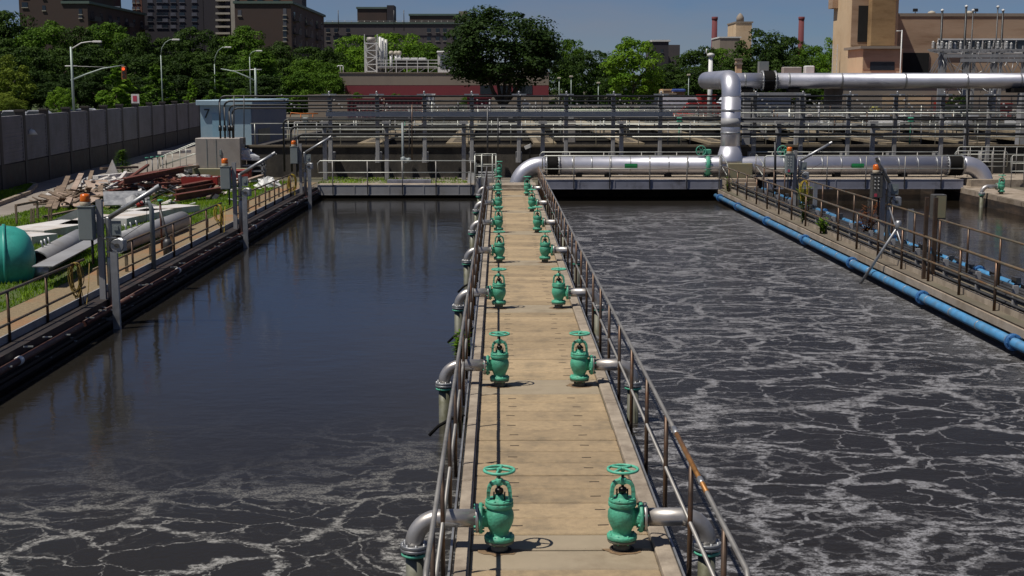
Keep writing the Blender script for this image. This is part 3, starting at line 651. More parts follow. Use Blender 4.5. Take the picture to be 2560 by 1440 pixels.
b = MB(); b.bev((-12.9,32.9,.45),(.7,.5,.9),.05); t2 = thing('green_drum', 'small green machine case behind the teal tank', 'machine', (-12.9,32.9,0)); part('case', b, pm('olive_case', (.10,.13,.07), .6, var=.2), t2)
part('lid', MB().bev((-12.9,32.9,.93),(.78,.56,.06),.02), MAT['olive_case'], t2)
# ---------------------------------------------------------------- left yard debris, each piece a thing of its own
def G(x, y, z=0.): return gz(x, y, z)
def beam(name, mt, lab, cat, p, q, z0, z1, w, h, grp=None):
    a = G(*p, 0); c = G(*q, 0); a.z = z0 + h/2; c.z = z1 + h/2
    return solo(name, MB().bar(a, c, w, h), mt, lab, cat, grp)
def ibeam(name, mt, lab, cat, p, q, z0, w, h, grp=None):
    a = G(*p, z0); c = G(*q, z0); b = MB(); up = Vector((0,0,1))
    b.bar(a+up*.015, c+up*.015, w, .03); b.bar(a+up*(h-.015), c+up*(h-.015), w, .03); b.bar(a+up*h/2, c+up*h/2, .03, h-.062)
    return solo(name, b, mt, lab, cat, grp)
beam('plank', wood, 'long weathered plank leaning out of the rubble toward the road', 'plank', (135,530), (172,472), .05, .5, .2, .07)
beam('plank', wood, 'dark weathered plank at the right side of the broken pallet', 'plank', (205,520), (232,462), .05, .55, .16, .1)
beam('plank', wood, 'short plank stub sticking out left of the broken pallet', 'plank', (122,510), (150,500), .1, .25, .15, .08)
beam('plank', wood, 'upper short plank crossing the broken pallet', 'plank', (140,492), (182,478), .25, .4, .15, .08)
b = MB(); a = G(160,520,.02); b.box((a.x+.35,a.y+1.2,.22),(1.1,2.6,.05),rz=-.1,rx=.12); solo('board', b, board, 'pale pinkish plywood board lying on the rubble by the road', 'board')
b = MB(); a = G(250,490,.0); b.box((a.x,a.y,.35),(.9,1.4,.04),rz=.5,rx=.35); solo('board', b, board, 'tilted pale board behind the nearest orange beacon', 'board')
b = MB(); a = G(278,470,0); b.prism([(a.x-.5,0),(a.x+.55,0),(a.x+.1,1.25)], a.y, a.y+.08); solo('board', b, whiteslab, 'upright white triangular board in the rubble below the small conifer', 'board')
for i, (x0,y0,x1,y1,zz,lab) in enumerate([(310,462,460,430,.55,'topmost long red-brown beam on the scrap stack'),(285,470,440,440,.30,'second red-brown beam of the scrap stack'),(330,452,478,424,.15,'red-brown beam at the back of the scrap stack'),(275,492,415,470,.12,'red-brown beam at the front of the scrap stack'),(440,503,556,483,.10,'rusty beam lying on the grass left of the second cabinet'),(440,490,556,468,.12,'orange-red beam behind the rusty beam by the second cabinet'),(455,478,540,462,.25,'short red beam on top near the second cabinet')]):
    ibeam('steel_beam', redbeam, lab, 'beam', (x0,y0), (x1,y1), zz, .26, .26, 'red-brown steel beams in the scrap yard')
for i, (x0,y0,x1,y1,zz,lab) in enumerate([(240,478,330,468,.5,'white timber lying across the rubble behind the nearest boom'),(270,486,400,470,.42,'white painted board lying on the scrap stack'),(275,505,395,486,.0,'grey-white rough timber below the front beam'),(400,420,475,415,.75,'pale timber on top of the scrap stack near the grey box')]):
    beam('timber', whiteslab, lab, 'timber', (x0,y0), (x1,y1), zz, zz, .28, .16)
for i, (x, y, lab) in enumerate([(369,444,'left green-topped stake'),(382,442,'second green-topped stake from the left'),(396,440,'third green-topped stake from the left'),(408,440,'right green-topped stake')]):
    a = G(x,y,0); t = thing('marker_stake', lab+' behind the scrap beams', 'stake', a, 'green topped stakes')
    part('stake', MB().tube([a, a+Vector((0,0,.95))], .03, 6), gsteel, t); part('cap', MB().disc(a+Vector((0,0,.95)), .09, .04), green2, t)
for k,(x0,y0,x1,y1,w,lab) in enumerate([(55,585,205,560,1.5,'nearest long white slab lying on the grass beside the teal tank'),(45,600,110,592,1.1,'low white slab end in front of the nearest white slab'),(185,570,255,545,.9,'white slab partly hidden by the nearest cabinet'),(280,555,400,530,1.0,'white slab beyond the grey pipe'),(335,535,470,520,1.1,'farthest white slab lying on the grass')]):
    a = G(x0,y0,.12); c = G(x1,y1,.12); solo('slab', MB().bar(a, c, w, .24), whiteslab, lab, 'slab', 'white slabs on the grass')
def bigpipe(lab, p, q, r, open_=True, z=None):
    a = G(*p, r); c = G(*q, r); b = MB(); d = (c-a).normalized()
    o = len(b.v); n = 20; u = d.cross(Vector((0,0,1))).normalized(); w = u.cross(d)
    for pp, rr in ((a,r),(c,r),(c,r*.9),(a,r*.9)):
        b.v += [pp + rr*(math.cos(2*PI*k/n)*u + math.sin(2*PI*k/n)*w) for k in range(n)]
    for i in range(4):
        for k in range(n): b.f.append((o+i*n+k, o+i*n+(k+1)%n, o+((i+1)%4)*n+(k+1)%n, o+((i+1)%4)*n+k)); b.sm.append(i in (0,2)); b.mi.append(0)
    t = thing('scrap_pipe', lab, 'pipe', a-Vector((0,0,r)), 'big grey scrap pipes'); part('shell', b, gsteel, t)
    rep('lug', lambda q: MB().tube([q-Vector((0,0,.05)), q+Vector((-.05,0,.16))], .025, 6), galv, t, [a.lerp(c, f) + Vector((0,0,r)) for f in (.15,.22,.3)])
bigpipe('big grey open pipe lying on the grass behind the nearest winch', (290,610), (455,550), .27)
bigpipe('big grey split pipe lying on the grass beside the teal tank', (92,660), (200,600), .30)
b = MB(); a = G(75,668,.4); c = G(215,600,.4); b.bar(a+Vector((.45,-.5,.08)), c+Vector((.45,-.5,.1)), .45, .02); solo('sheet_metal', b, gsteel, 'flat grey metal strip on the split pipe by the teal tank', 'metal sheet')
b = MB(); a = G(185,560,0); b.prism([(a.x-1.0,.02),(a.x+1.1,.02),(a.x+.2,.55)], a.y+.8, a.y+.86); solo('sheet_metal', b, galv, 'folded triangular grey sheet behind the white slabs', 'metal sheet')
b = MB(); a = G(300,520,0); b.box((a.x+.2,a.y,.35),(1.5,.9,.05),rx=.5,rz=.3); solo('sheet_metal', b, galv, 'tilted grey sheet under the scrap beams behind the nearest boom', 'metal sheet')
t = thing('wood_frame', 'thin brown timber frame standing on the grass by the road', 'frame', G(65,545,0)); a = G(42,562,0); c = G(95,548,0)
rep('leg', lambda q: MB().bar(q, q+Vector((0,0,.6)), .06,.06), wood, t, [a, c]); part('top_bar', MB().bar(a+Vector((0,0,.62)), c+Vector((0,0,.6)), .07,.07), wood, t)
for i, x in enumerate((78, 84, 122, 128)):
    a = G(x, 560 - (x-78)*.12, 0); solo('stake', MB().bar(a, a+Vector((.03,0,.5)), .05, .04), wood, '%s thin brown stake from the left in the grass by the road' % ORD[i], 'stake', 'thin brown stakes')
t = thing('crate', 'low red crate full of junk left of the second nearest cabinet', 'crate', G(505,478,0)); a = G(505,478,0)
b = MB(); b.box((a.x,a.y-.4,.35),(1.5,.05,.55)); b.box((a.x,a.y+.4,.35),(1.5,.05,.55)); b.box((a.x-.75,a.y,.35),(.05,.75,.55)); b.box((a.x+.75,a.y,.35),(.05,.75,.55)); b.box((a.x,a.y,.1),(1.4,.75,.05)); part('body', b, redbox, t)
b = MB()
for i in range(14): b.box((a.x+rg.uniform(-.6,.6),a.y+rg.uniform(-.3,.3),.55+rg.uniform(0,.15)),(.25,.12,.06),rz=rg.uniform(0,3))
part('junk', b, whiteslab, t)
t = thing('crate', 'orange-red crate beside the second nearest hoist', 'crate', G(600,455,0)); a = G(600,452,0)
b = MB().bev((a.x,a.y,.25),(1.0,.7,.45),.03); part('body', b, redbox, t); part('lid', MB().bev((a.x,a.y,.5),(1.05,.75,.06),.02), redbox, t)
t = thing('equipment_pallet', 'shrink-wrapped grey equipment on rails behind the second nearest hoist', 'equipment', G(610,448,0)); a = G(610,446,0)
b = MB()
for z in (.35,.62,.9): b.bar((a.x-.9,a.y,z),(a.x+1.0,a.y,z),.08,.06); b.bar((a.x-.9,a.y+.6,z),(a.x+1.0,a.y+.6,z),.08,.06)
for x in (-.8,.9): b.bar((a.x+x,a.y,0),(a.x+x,a.y,.9),.08,.08); b.bar((a.x+x,a.y+.6,0),(a.x+x,a.y+.6,.9),.08,.08)
part('rack', b, galv, t)
def lump(c, sz, seed, n=14, m_=9):
    r_ = random.Random(seed); b = MB(); vs = []
    for i in range(m_+1):
        ph = PI*i/m_
        for k in range(n):
            a = 2*PI*k/n; j = 1+r_.uniform(-.25,.25)
            vs.append(Vector(c)+Vector((sz[0]*math.sin(ph)*math.cos(a)*j, sz[1]*math.sin(ph)*math.sin(a)*j, max(-.02-c[2]+c[2], sz[2]*math.cos(ph))*j)))
    return b.add(vs, [(i*n+k, i*n+(k+1)%n, (i+1)*n+(k+1)%n, (i+1)*n+k) for i in range(m_) for k in range(n)])
part('plastic_wrap', lump((a.x-.05,a.y+.3,.95),(.75,.45,.45),5), plast, t)
for i,(x,y,s,lab,mt) in enumerate([(490,440,.55,'crumpled clear plastic sheet in front of the grey box',plast),(470,445,.6,'dark bagged heap at the end of the scrap stack',conduit),(235,470,.5,'crumpled white sheet at the top of the rubble heap',plast),(345,520,.5,'bundle of grey rags below the nearest boom',gsteel),(440,452,.4,'small pale rag heap beside the scrap beams',whiteslab),(670,468,.45,'pale plastic bag on the grass near the farthest cabinet',white)]):
    a = G(x,y,0); solo('heap', lump((a.x,a.y,0),(s*1.3,s,s*.9),i+20), mt, lab, 'heap')
def mound(name, mt, px_, py_, sx, sy, h, n, seed, smin, smax):
    b = MB(); q = random.Random(seed); a = G(px_,py_,0)
    for i in range(n):
        u = max(-1.6,min(1.6,q.gauss(0,.6))); v = max(-1.6,min(1.6,q.gauss(0,.6))); z = h*math.exp(-(u*u+v*v)*1.4)*q.uniform(.2,1)
        b.box((a.x+u*sx,a.y+v*sy,z+.05),(q.uniform(smin,smax),q.uniform(.04,.22),q.uniform(.015,.06)),rz=q.uniform(0,3.1),rx=q.uniform(-.5,.5),ry=q.uniform(-.45,.45))
    return struct(name, b, mt, 'stuff')
mound('rubble', wood, 212, 508, 1.15, 2.0, .5, 70, 11, .3, 1.6)
mound('pale_rubble', whiteslab, 300, 482, 1.7, 3.2, .7, 200, 12, .06, .8)
mound('rusty_rubble', redbeam, 385, 474, 2.0, 4, .6, 130, 14, .2, 1.4)
mound('dark_rubble', conduit, 340, 484, 2.4, 4, .5, 130, 15, .15, 1.0)
mound('board_rubble', board, 212, 505, .9, 1.8, .45, 26, 16, .2, 1.2)
mound('pale_scraps', whiteslab, 520, 470, 2.5, 7, .25, 80, 17, .1, .7)
for i,(p,q_,z0,z1,w,h,mt,l) in enumerate([((120,525),(150,490),.05,.35,.2,.06,wood,'left edge plank of the broken pallet'),((165,528),(205,470),.15,.6,.22,.05,board,'middle pale plank of the broken pallet'),((185,530),(240,500),.3,.35,.15,.07,wood,'short crossing plank over the broken pallet'),((255,470),(345,462),.8,.75,.16,.1,wood,'thin plank across the top of the rubble heap'),((300,498),(372,452),.5,.7,.12,.1,redbeam,'thin rusty bar slanting across the scrap stack'),((340,490),(470,478),.35,.3,.14,.12,redbeam,'thin rusty bar along the front of the scrap stack'),((395,465),(500,446),.62,.55,.18,.12,board,'pale plank lying on the right end of the scrap stack'),((520,500),(556,470),.05,.3,.15,.08,wood,'brown plank beside the second nearest cabinet'),((585,470),(655,448),.1,.12,.2,.1,board,'pale plank on the grass behind the second nearest boom'),((110,548),(205,530),.05,.08,.14,.06,wood,'long brown batten on the grass in front of the broken pallet')]):
    beam('plank', mt, l, 'plank', p, q_, z0, z1, w, h)
# utility post with drooping head and thin stakes on the grass near the rail
a = G(385,672,0); t = thing('utility_post', 'grey hooked post with a red mark standing on the grass by the railing', 'post', a)
part('pole', MB().tube([a, a+Vector((0,0,1.45)), a+Vector((-.06,0,1.6)), a+Vector((-.22,0,1.6))], .06, 10), cab, t); part('nozzle', MB().tube([a+Vector((-.18,0,1.6)), a+Vector((-.34,0,1.54))], .065, 10), redbox, t)
a = G(405,622,0); t = thing('marker_stake', 'rusty stake with a small green cap between the grey pipe and the railing', 'stake', a); part('stake', MB().tube([a, a+Vector((0,0,1.3))], .03, 6), rustp, t); part('cap', MB().disc(a+Vector((0,0,1.3)), .07, .04), green2, t)
a = G(420,640,0); t = thing('hand_pump', 'black bent pump lever standing by the railing', 'pump', a); b = MB().tube([a,a+Vector((0,0,.5)),a+Vector((-.15,0,1.2))],.035,8); part('lever', b, conduit, t); part('body', MB().lathe([(.12,0),(.12,.35),(.07,.45)], a, n=12), conduit, t)
# small conifer
def conifer(lab, base, h, r_, mt):
    t = thing('small_conifer', lab, 'tree', base); part('trunk', MB().tube([base, base+Vector((0,0,h*.8))], [.05,.015], 6), bark, t)
    b = MB(); q = random.Random(4)
    for i in range(900):
        f = q.random()**.8; z = h*(.1+.9*f); rad = r_*(1-f)*q.uniform(.3,1.05)+.03; a = q.uniform(0,2*PI); d = Vector((math.cos(a),math.sin(a),-.15)); c = base+Vector((0,0,z))+d*rad; s = Vector((-d.y,d.x,0))*.035
        b.add([c-s, c+s, c+d*q.uniform(.15,.32)+Vector((0,0,q.uniform(-.05,.12)))], [(0,1,2)])
    part('needles', b, mt, t)
conifer('small spiky conifer sapling growing out of the rubble heap', G(308,462,0), 1.55, .75, lf_mid)
# ---------------------------------------------------------------- right walkway between the foamy tank and the third tank
cwr = thing('side_walkway', 'concrete walkway with railings and cables between the foamy tank and the brown tank', 'walkway', (10.4, 10, 0))
b = MB().bb(9.61,11.44,-11.9,59.9,-2.1,-.22); part('support_wall', b, wallc, cwr)
b = MB()
for i in range(22): b.bev((10.5, 6+i*2.45+1.2, -.13), (1.86,2.44,.16), .01)
part('slab', b, walkc, cwr)
b = MB().bb(9.86,9.94,6,57.5,-.05,.10); part('upstand', b, kerbc, cwr)
def ppipe(name, lab, x, z, y0, y1, fl, r=.095, mt=bluep, fm=bluef):
    t = thing(name, lab, 'pipe', (x,y0,z)); part('pipe', MB().tube([(x,y0,z),(x,y1,z)], r, 16), mt, t)
    f0 = None
    for y in fl:
        q = Vector((x,y,z))
        if f0 is None:
            b = MB(); b.lathe([(r+.015,-.05),(r+.06,-.045),(r+.065,-.04),(r+.065,-.005)], q, 'Y', 20); b.lathe([(r+.065,.005),(r+.065,.04),(r+.06,.045),(r+.015,.05)], q, 'Y', 20)
            for k in range(8): b.lathe([(.012,-.07),(.012,.07)], q+Vector((math.cos(k*PI/4)*(r+.045),0,math.sin(k*PI/4)*(r+.045))), 'Y', 6)
            f0 = part('flange', b, fm, t, at=q)
        else: again(f0, q)
    rep('strap', lambda q: MB().lathe([(r+.004,-.02),(r+.007,-.015),(r+.007,.015),(r+.004,.02)], q, 'Y', 16).bar(q+Vector((.08,0,-.1)),q+Vector((.2,0,-.16)),.05,.02), galv, t, [(x,y0+1+1.55*k,z) for k in range(int((y1-y0-1)/1.55))])
fl = [gz(x,y,-.3).y for x,y in [(2560,857),(2330,745),(2165,658),(2045,600),(1945,553),(1868,517),(1815,495)]]
ppipe('blue_pipe', 'long bright blue pipe along the near edge of the right walkway above the foam', 9.42, -.29, 12, 57.2, fl)
ppipe('blue_pipe', 'second blue pipe along the far edge of the right walkway', 11.42, .0, 12, 57, [24.3,27.6,31,34.6,38,41.5,46,51], r=.085)
# black bits and valves clamped on the second blue pipe
b = MB(); rr = random.Random(5)
for i in range(46):
    y = rr.uniform(23,56); b.box((11.30+rr.uniform(-.12,.05),y,.05+rr.uniform(-.05,.12)),(rr.uniform(.06,.16),rr.uniform(.1,.35),rr.uniform(.06,.16)))
b.tube([(11.22,12,.02),(11.22,57,.02)], .05, 8); b.tube([(11.12,12,-.0),(11.12,57,.0)], .035, 8)
solo('cable_bundle', b, conduit, 'dark cable bundle and fittings lying beside the second blue pipe', 'cables')
pr = [23.5 + 2.02*i for i in range(-5, 17)]
rail('weathered railing along the foamy tank side of the right walkway', (9.74, 10, 0), (9.74, 57.2, 0), [p-10 for p in pr if 10 < p < 57], h=.96, mid=.44, base=-.05, r=.03, rm=railrust, pmt=post_shade_rust, ends=False, rp=.032, foot=.16)
rail('weathered railing along the brown tank side of the right walkway', (11.08, 10, 0), (11.08, 57.2, 0), [p-10.7 for p in pr if 11 < p < 57.5], h=1.05, mid=.5, base=-.05, r=.026, rm=railrust, pmt=post_shade_rust, ends=False, rp=.028)
t = thing('conduit_run', 'dark conduits on stub posts along the right walkway behind the near railing', 'conduit', (10.1, 12, 0))
for i, (x, z) in enumerate(((10.02,.12),(10.09,.19),(10.02,.27),(10.09,.34),(10.16,.07),(10.24,.02))): part('conduit', MB().tube([(x,12,z),(x,57,z)], .028, 6), conduit, t)
p0 = None
for i in range(22):
    q = Vector((10.06, 13.2+2.02*i, -.05))
    if p0 is None: p0 = part('stub_post', MB().bb(q.x-.05,q.x+.05,q.y-.035,q.y+.035,q.z,q.z+.56), gsteel, t, at=q)
    else: again(p0, q)
station(0, 11.12, 48.8, 'farther grey %s on the right walkway', (1.16,0,.64), 1)
station(1, 11.12, 37.5, 'nearer grey %s on the right walkway', (-.60,-.75,.66), 1, cabs)
for i,(X,Y) in enumerate(((11.62,48.3),(11.62,37.0))):
    b = MB().bb(X-.07,X+.07,Y-.008,Y+.008,-1.4,.95); b.bb(X-.07,X-.055,Y+.008,Y+.09,-1.4,.95); b.bb(X+.055,X+.07,Y+.008,Y+.09,-1.4,.95)
    solo('guide_channel', b, galv, ['farther','nearer'][i]+' guide channel standing in the brown water by the right walkway', 'channel post')
t = thing('junction_box', 'tall tan-faced steel box on two posts by the near railing of the right walkway', 'cabinet', (10.0, 30.2, -.05))
part('box', MB().bev((10.12,30.25,1.62),(.30,.26,.56),.012), cabs, t); part('door', MB().box((10.14,30.11,1.62),(.22,.014,.50)), tanface, t)
q = Vector((9.76,29.95,-.05)); pq = part('post', MB().bb(q.x-.04,q.x+.04,q.y-.04,q.y+.04,-.05,1.86), post_shade_rust, t, at=q); again(pq, (9.93,29.85,-.05))
b = MB().tube([(10.1,30.25,1.34),(10.1,30.25,.6),(10.15,30.3,.2)], .03, 8); part('cable', b, blackp, t)
a = gz(2140,707,-.55); a.z = -.75; b = MB().tube([a, (9.72,31.9,.98)], .035, 10); b.m = 1; b.tube([a, a.lerp(Vector((9.72,31.9,.98)), .12)], .042, 10); b.m = 0
b.lathe([(.07,0),(.08,.05),(.08,.14),(.06,.2)], (9.72,31.9,.93), n=10)
solo('probe_pole', b, [galv, rubber], 'slanting steel probe pole dipped from the right walkway railing into the foam', 'pole')
b = MB().tube([(10.9,35.3,.05),(10.95,36.8,1.0)], .022, 8); solo('probe_pole', b, galv, 'thin short pole leaning on the right walkway below the nearer dark cabinet', 'pole')
coil('yellow rope bundle hanging on the railing below the farther cabinet of the right walkway', (11.0, 47.4, 1.0), 12, .3, dz=.36)
def weed(lab, base, h, spread, n, mt, seed):
    t = thing('weed', lab, 'plant', base); q = random.Random(seed); b = MB(); st = MB()
    for i in range(7):
        a = q.uniform(0,2*PI); tip = base+Vector((math.cos(a)*spread*q.uniform(.1,.6), math.sin(a)*spread*q.uniform(.1,.6), h*q.uniform(.5,1)))
        st.tube([base, base.lerp(tip,.5)+Vector((0,0,.05)), tip], [.012,.009,.004], 5)
        for k in range(n//7):
            f = q.random(); c = base.lerp(tip, f)+Vector((0,0,.05)); a2 = q.uniform(0,2*PI); d = Vector((math.cos(a2),math.sin(a2),q.uniform(-.2,.6))); s = Vector((-d.y,d.x,0))*.03
            b.add([c, c+d*.07-s, c+d*.17, c+d*.07+s], [(0,1,2,3)])
    part('stems', st, mt, t); part('leaves', b, mt, t)
weed('tall green weed growing through the near railing of the right walkway', Vector((9.9,42.6,-.05)), 1.25, .5, 260, lf_yel, 1)
weed('reddish weed growing by the far railing left of the dark cabinet', Vector((11.15,39.8,-.05)), 1.0, .9, 260, lf_red, 2)
weed('small green weed at the far end of the right walkway', Vector((9.75,56.2,-.05)), .7, .5, 120, lf_yel, 3)
weed('bright green weed hanging on the left edge of the plank walkway', Vector((-.62,21.6,-.15)), .45, .3, 200, lf_lite, 4)
weed('leafy green weed in front of the blue pipe on the right walkway', Vector((9.8,39.5,-.05)), .45, .4, 140, lf_lite, 5)
# ---------------------------------------------------------------- second plank deck with valves beyond the brown tank
t = thing('concrete_walkway', 'pale concrete deck with green valves at the right edge beyond the brown tank', 'walkway', (21.2, 30, 0))
b = MB()
for i in range(16): b.bev((21.3, 22+i*2.5, -.1), (2.2,2.48,.2), .01)
part('slab', b, walkc, t); part('support_wall', MB().bb(20.21,22.4,10,62.9,-2.1,-.21), kerbc, t); part('kerb', MB().bb(20.2,20.4,20,61,-.2,.03), kerbc, t)
for k in range(2):
    dup(vtree, (20.75, 54.3-6.9*k, 0), 0, 'green handwheel valve on the right edge deck, %s' % ['farther one','nearer one']); dup(dtree, (20.55, 54.3-6.9*k, .31), 0, 'grey elbow pipe dropping into the brown tank, %s' % ['farther one','nearer one'][k])
    COL.objects[-1]
for o in COL.objects:
    if o.get('category') == 'valve' and 'right edge deck' in o['label']: o['label'] = 'green valve on the right edge deck, ' + ('farther one' if o.location.y > 50 else 'nearer one')
dup(vtree, (21.95, 54.3, 0), PI, 'green valve at the very edge of the photo on the right edge deck')
# ---------------------------------------------------------------- end bridges over the tanks
def bridge(lab, x0, x1, y0, y1, zt, hb, mt, px, hrail, mid, backrail=True, stiff=1.55):
    t = thing('steel_bridge', lab, 'bridge', (x0,y0,zt))
    b = MB().bb(x0,x1,y0+.02,y0+.05,zt-hb,zt); b.bb(x0,x1,y0+.005,y0+.13,zt,zt+.03); b.bb(x0,x1,y0,y0+.13,zt-hb-.03,zt-hb)
    b.bb(x0,x1,y1-.08,y1-.05,zt-hb,zt); part('girder', b, mt, t)
    s = x0+.1; b0 = None
    while s < x1:
        q = Vector((s,y0+.03,zt-hb))
        if b0 is None: b0 = part('stiffener', MB().bb(s-.02,s+.02,y0+.003,y0+.0199,zt-hb,zt), mt, t, at=q)
        else: again(b0, q)
        s += stiff
    part('deck', MB().bb(x0,x1,y0+.14,y1-.1,zt-.04,zt+.02), kerbc, t)
    rail('front handrail of the '+lab, (x0+.05,y0-.03,zt), (x1-.05,y0-.03,zt), [p-x0-.05 for p in px], h=hrail, mid=mid, base=-hb, r=.024, rm=rail_far, pmt=rail_m, rp=.025)
    if backrail: rail('back handrail of the '+lab, (x0+.05,y1,zt), (x1-.05,y1,zt), [p-x0-.05 for p in px], h=hrail, mid=mid, base=-.1, r=.024, rm=rail_far, pmt=rail_m, rp=.025)
bridge('grey steel bridge across the end of the calm tank', -8.1, -.95, 59.0, 60.3, .03, .40, gsteel, [-7.4,-5.85,-4.3,-2.8,-1.25], 1.10, .58, False)
bridge('blue-grey steel bridge across the end of the foamy tank', 1.85, 9.75, 57.5, 60.9, .36, .36, bsteel, [3.27,4.83,6.57,8.19,9.6], 1.06, .50)
bridge('blue-grey steel bridge across the end of the brown tank', 11.5, 20.3, 57.5, 60.9, .36, .36, bsteel, [12.6,14.3,16,17.7,19.3], 1.06, .50)
struct('gravel_strip', sheet(-8.1, 1.6, 60.0, 65.3, -.01), pm('pale_gravel', (.20,.17,.13), .95, var=.35, sc=6, stain=(.30,.28,.25), sw=.4, ssc=1.2))
b = MB(); a = gz(975,452,.1); b.bb(-5.1,-3.1,60.35,60.9,.0,.18); solo('skid_plate', b, bsteel, 'dark grey steel plate lying behind the left bridge', 'plate')
t = thing('ladder_cage', 'small railed ladder landing at the left end of the plank walkway', 'railing', (-.6,58.3,.0))
rep('post', lambda q: MB().tube([q, q+Vector((0,0,1.62))], .022, 6), rail_far, t, [(x,y,-.2) for x in (-1.05,-.75,-.28,-.12) for y in (57.9,59.3)])
rep('rail', lambda q: MB().tube([q, q+Vector((.93,0,0)), q+Vector((.93,1.4,0)), q+Vector((0,1.4,0))], .02, 6, closed=True), rail_far, t, [(-1.05,57.9,z) for z in (1.42,.95,.5)])
part('panel', MB().bb(-1.0,-.2,58.0,58.05,-.35,.42), gsteel, t)
rep('slat', lambda q: MB().box(q, (.7,.06,.06)), white, t, [(-.55,58.33,.33+i*.11) for i in range(4)])
b = MB().box((-1.25,59.5,.35),(.28,.12,.5),ry=.1); solo('white_sack', b, white, 'white sack leaning on the ladder landing', 'sack')
# steps and block at the end of the right walkway
t = thing('concrete_steps', 'concrete steps up to a tan block at the end of the right walkway', 'steps', (10.5,57.5,0))
b = MB()
for i in range(3): b.bb(10.0,11.3,57.3+i*.35,58.6,-.05+i*.14,.09+i*.14)
part('steps', b, walkc, t); part('block', MB().bev((10.75,59.0,.65),(1.1,.5,.75),.03), tanface, t)
for x, lab in ((9.85,'left'),(11.4,'right')):
    rail('short steel handrail on the %s side of the concrete steps' % lab, (x,56.9,.1), (x,58.6,.45), [.05,1.7], h=1.0, mid=.5, base=-.1, r=.02, rm=rail_far, pmt=rail_m)
# ---------------------------------------------------------------- silver process pipes
def bellows(c, r, L, axis='X'):
    b = MB(); n = 7; prof = [(r*.6,-L/2)]
    for i in range(n): prof += [(r*1.02,-L/2+L*i/n+.01),(r*1.14,-L/2+L*(i+.5)/n)]
    prof += [(r*1.02,L/2),(r*.6,L/2)]
    return b.lathe(prof, c, axis, 28)
def flng(b, c, r, axis='X', w=.06, bolts=20):
    b.lathe([(r*.9,-w/2),(r*1.2,-w/2),(r*1.22,-w/2+.01),(r*1.22,w/2-.01),(r*1.2,w/2),(r*.9,w/2)], c, axis, 28)
    for k in range(bolts):
        a = 2*PI*k/bolts; d = Vector((0,math.cos(a),math.sin(a)))*r*1.12; b.lathe([(.02,-w),(.02,w)], Vector(c)+d, axis, 6)
    return b
PY = 59.4; PZ = .90; pr_ = .40
t = thing('process_pipe', 'thick silver pipe lying along the end bridges, curving down at its left end', 'pipe', (2.6, PY, PZ))
part('straight_pipe', MB().tube([(2.72,PY,PZ),(20.15,PY,PZ)], pr_, 32), silver, t)
part('elbow', MB().tube([(2.12,PY,PZ),(2.0,PY,PZ)] + arc((1.95,PY,PZ-1.12), 1.12, PI/2, PI, 14), pr_, 32), silver, t)
b = bellows((2.42,PY,PZ), pr_*1.02, .44); part('bellows', b, rubber, t); b = bellows((20.5,PY,PZ), pr_*1.05, .6); part('bellows', b, rubber, t)
rep('flange', lambda q: flng(MB(), q, pr_*.95), galv, t, [(x,PY,PZ) for x in (2.14,2.70,20.17,20.84)])
part('end_elbow', MB().tube([(20.85,PY,PZ)] + arc((21.0,PY,PZ-.9), .9, PI/2, 0, 12) + [(21.9,PY,-.3)], pr_, 28), silver, t)
rep('jacket_band', lambda q: MB().lathe([(pr_+.002,-.03),(pr_+.007,-.025),(pr_+.007,.025),(pr_+.002,.03)], q, 'X', 32), galv, t, [(3.3+.86*k,PY,PZ) for k in range(20) if not (9.3 < 3.3+.86*k < 11.5)])
rep('saddle', lambda q: MB().box(q, (.26,.6,.17)), grate, t, [(x,PY,.465) for x in (3.6,4.9,7.6,12.3,15.2,18.2)])
rep('sticker', lambda q: MB().add([q+Vector((s*.28,-pr_*math.cos(a)-.012,pr_*math.sin(a))) for s in (-1,1) for a in (-.25,.0,.25)], [(0,3,4,1),(1,4,5,2)]), pm('green_sticker', (.01,.20,.06), .5), t, [(5.9,PY,PZ),(16.05,PY,PZ)])
# T branch, riser and top elbow
t = thing('riser_pipe', 'tall silver riser pipe climbing from the low pipe and bending back to the high pipe', 'pipe', (10.38, PY, 1.2)); rx = 10.38
part('riser', MB().tube([(rx,PY,1.05),(rx,PY,3.95)], .43, 32), silver, t)
part('elbow', MB().tube([(rx,PY,3.9)] + arc((0,PY+.75,3.95), .75, PI, PI/2, 10, 'YZ') , .43, 32) if 0 else MB().tube([(rx,PY,3.94)] + [Vector((rx,PY+.75-.75*math.cos(a),3.95+.75*math.sin(a))) for a in [PI/2*i/10 for i in range(11)]] + [(rx,66.6,4.70)], .43, 32), silver, t)
rep('clamp_band', lambda q: MB().lathe([(.432,-.05),(.445,-.04),(.445,.04),(.432,.05)], q, n=32), galv, t, [(rx,PY,2.35),(rx,PY,3.35)]); part('base_cone', MB().lathe([(.62,1.0),(.60,1.15),(.44,1.75)], (rx,PY,0), n=32), silver, t)
b = MB(); b.lathe([(.437,2.62),(.437,3.0)], (rx,PY,0), n=32); part('patch', b, gsteel, t)
t = thing('high_pipe', 'thick silver pipe crossing high above the tanks to the right edge', 'pipe', (10.4, 67, 4.7))
part('pipe', MB().tube([(10.52,67,4.70),(13.2,67,4.70)], .385, 32), silver, t); part('pipe', MB().tube([(13.9,67,4.70),(48,67,4.70)], .385, 32), silver, t)
part('bellows', bellows((13.55,67,4.70), .455, .5), rubber, t)
rep('flange', lambda q: flng(MB(), q, .42), galv, t, [(13.24,67,4.70),(13.87,67,4.70)]); part('tie_bar', MB().bar((13.0,66.55,4.70),(14.1,66.55,4.70),.04,.04), galv, t)
rep('jacket_band', lambda q: MB().lathe([(.387,-.05),(.393,-.04),(.393,.04),(.387,.05)], q, 'X', 32), galv, t, [(x,67,4.70) for x in (12.35,14.55,17.2,20.4,23.5,26.2,29,32)])
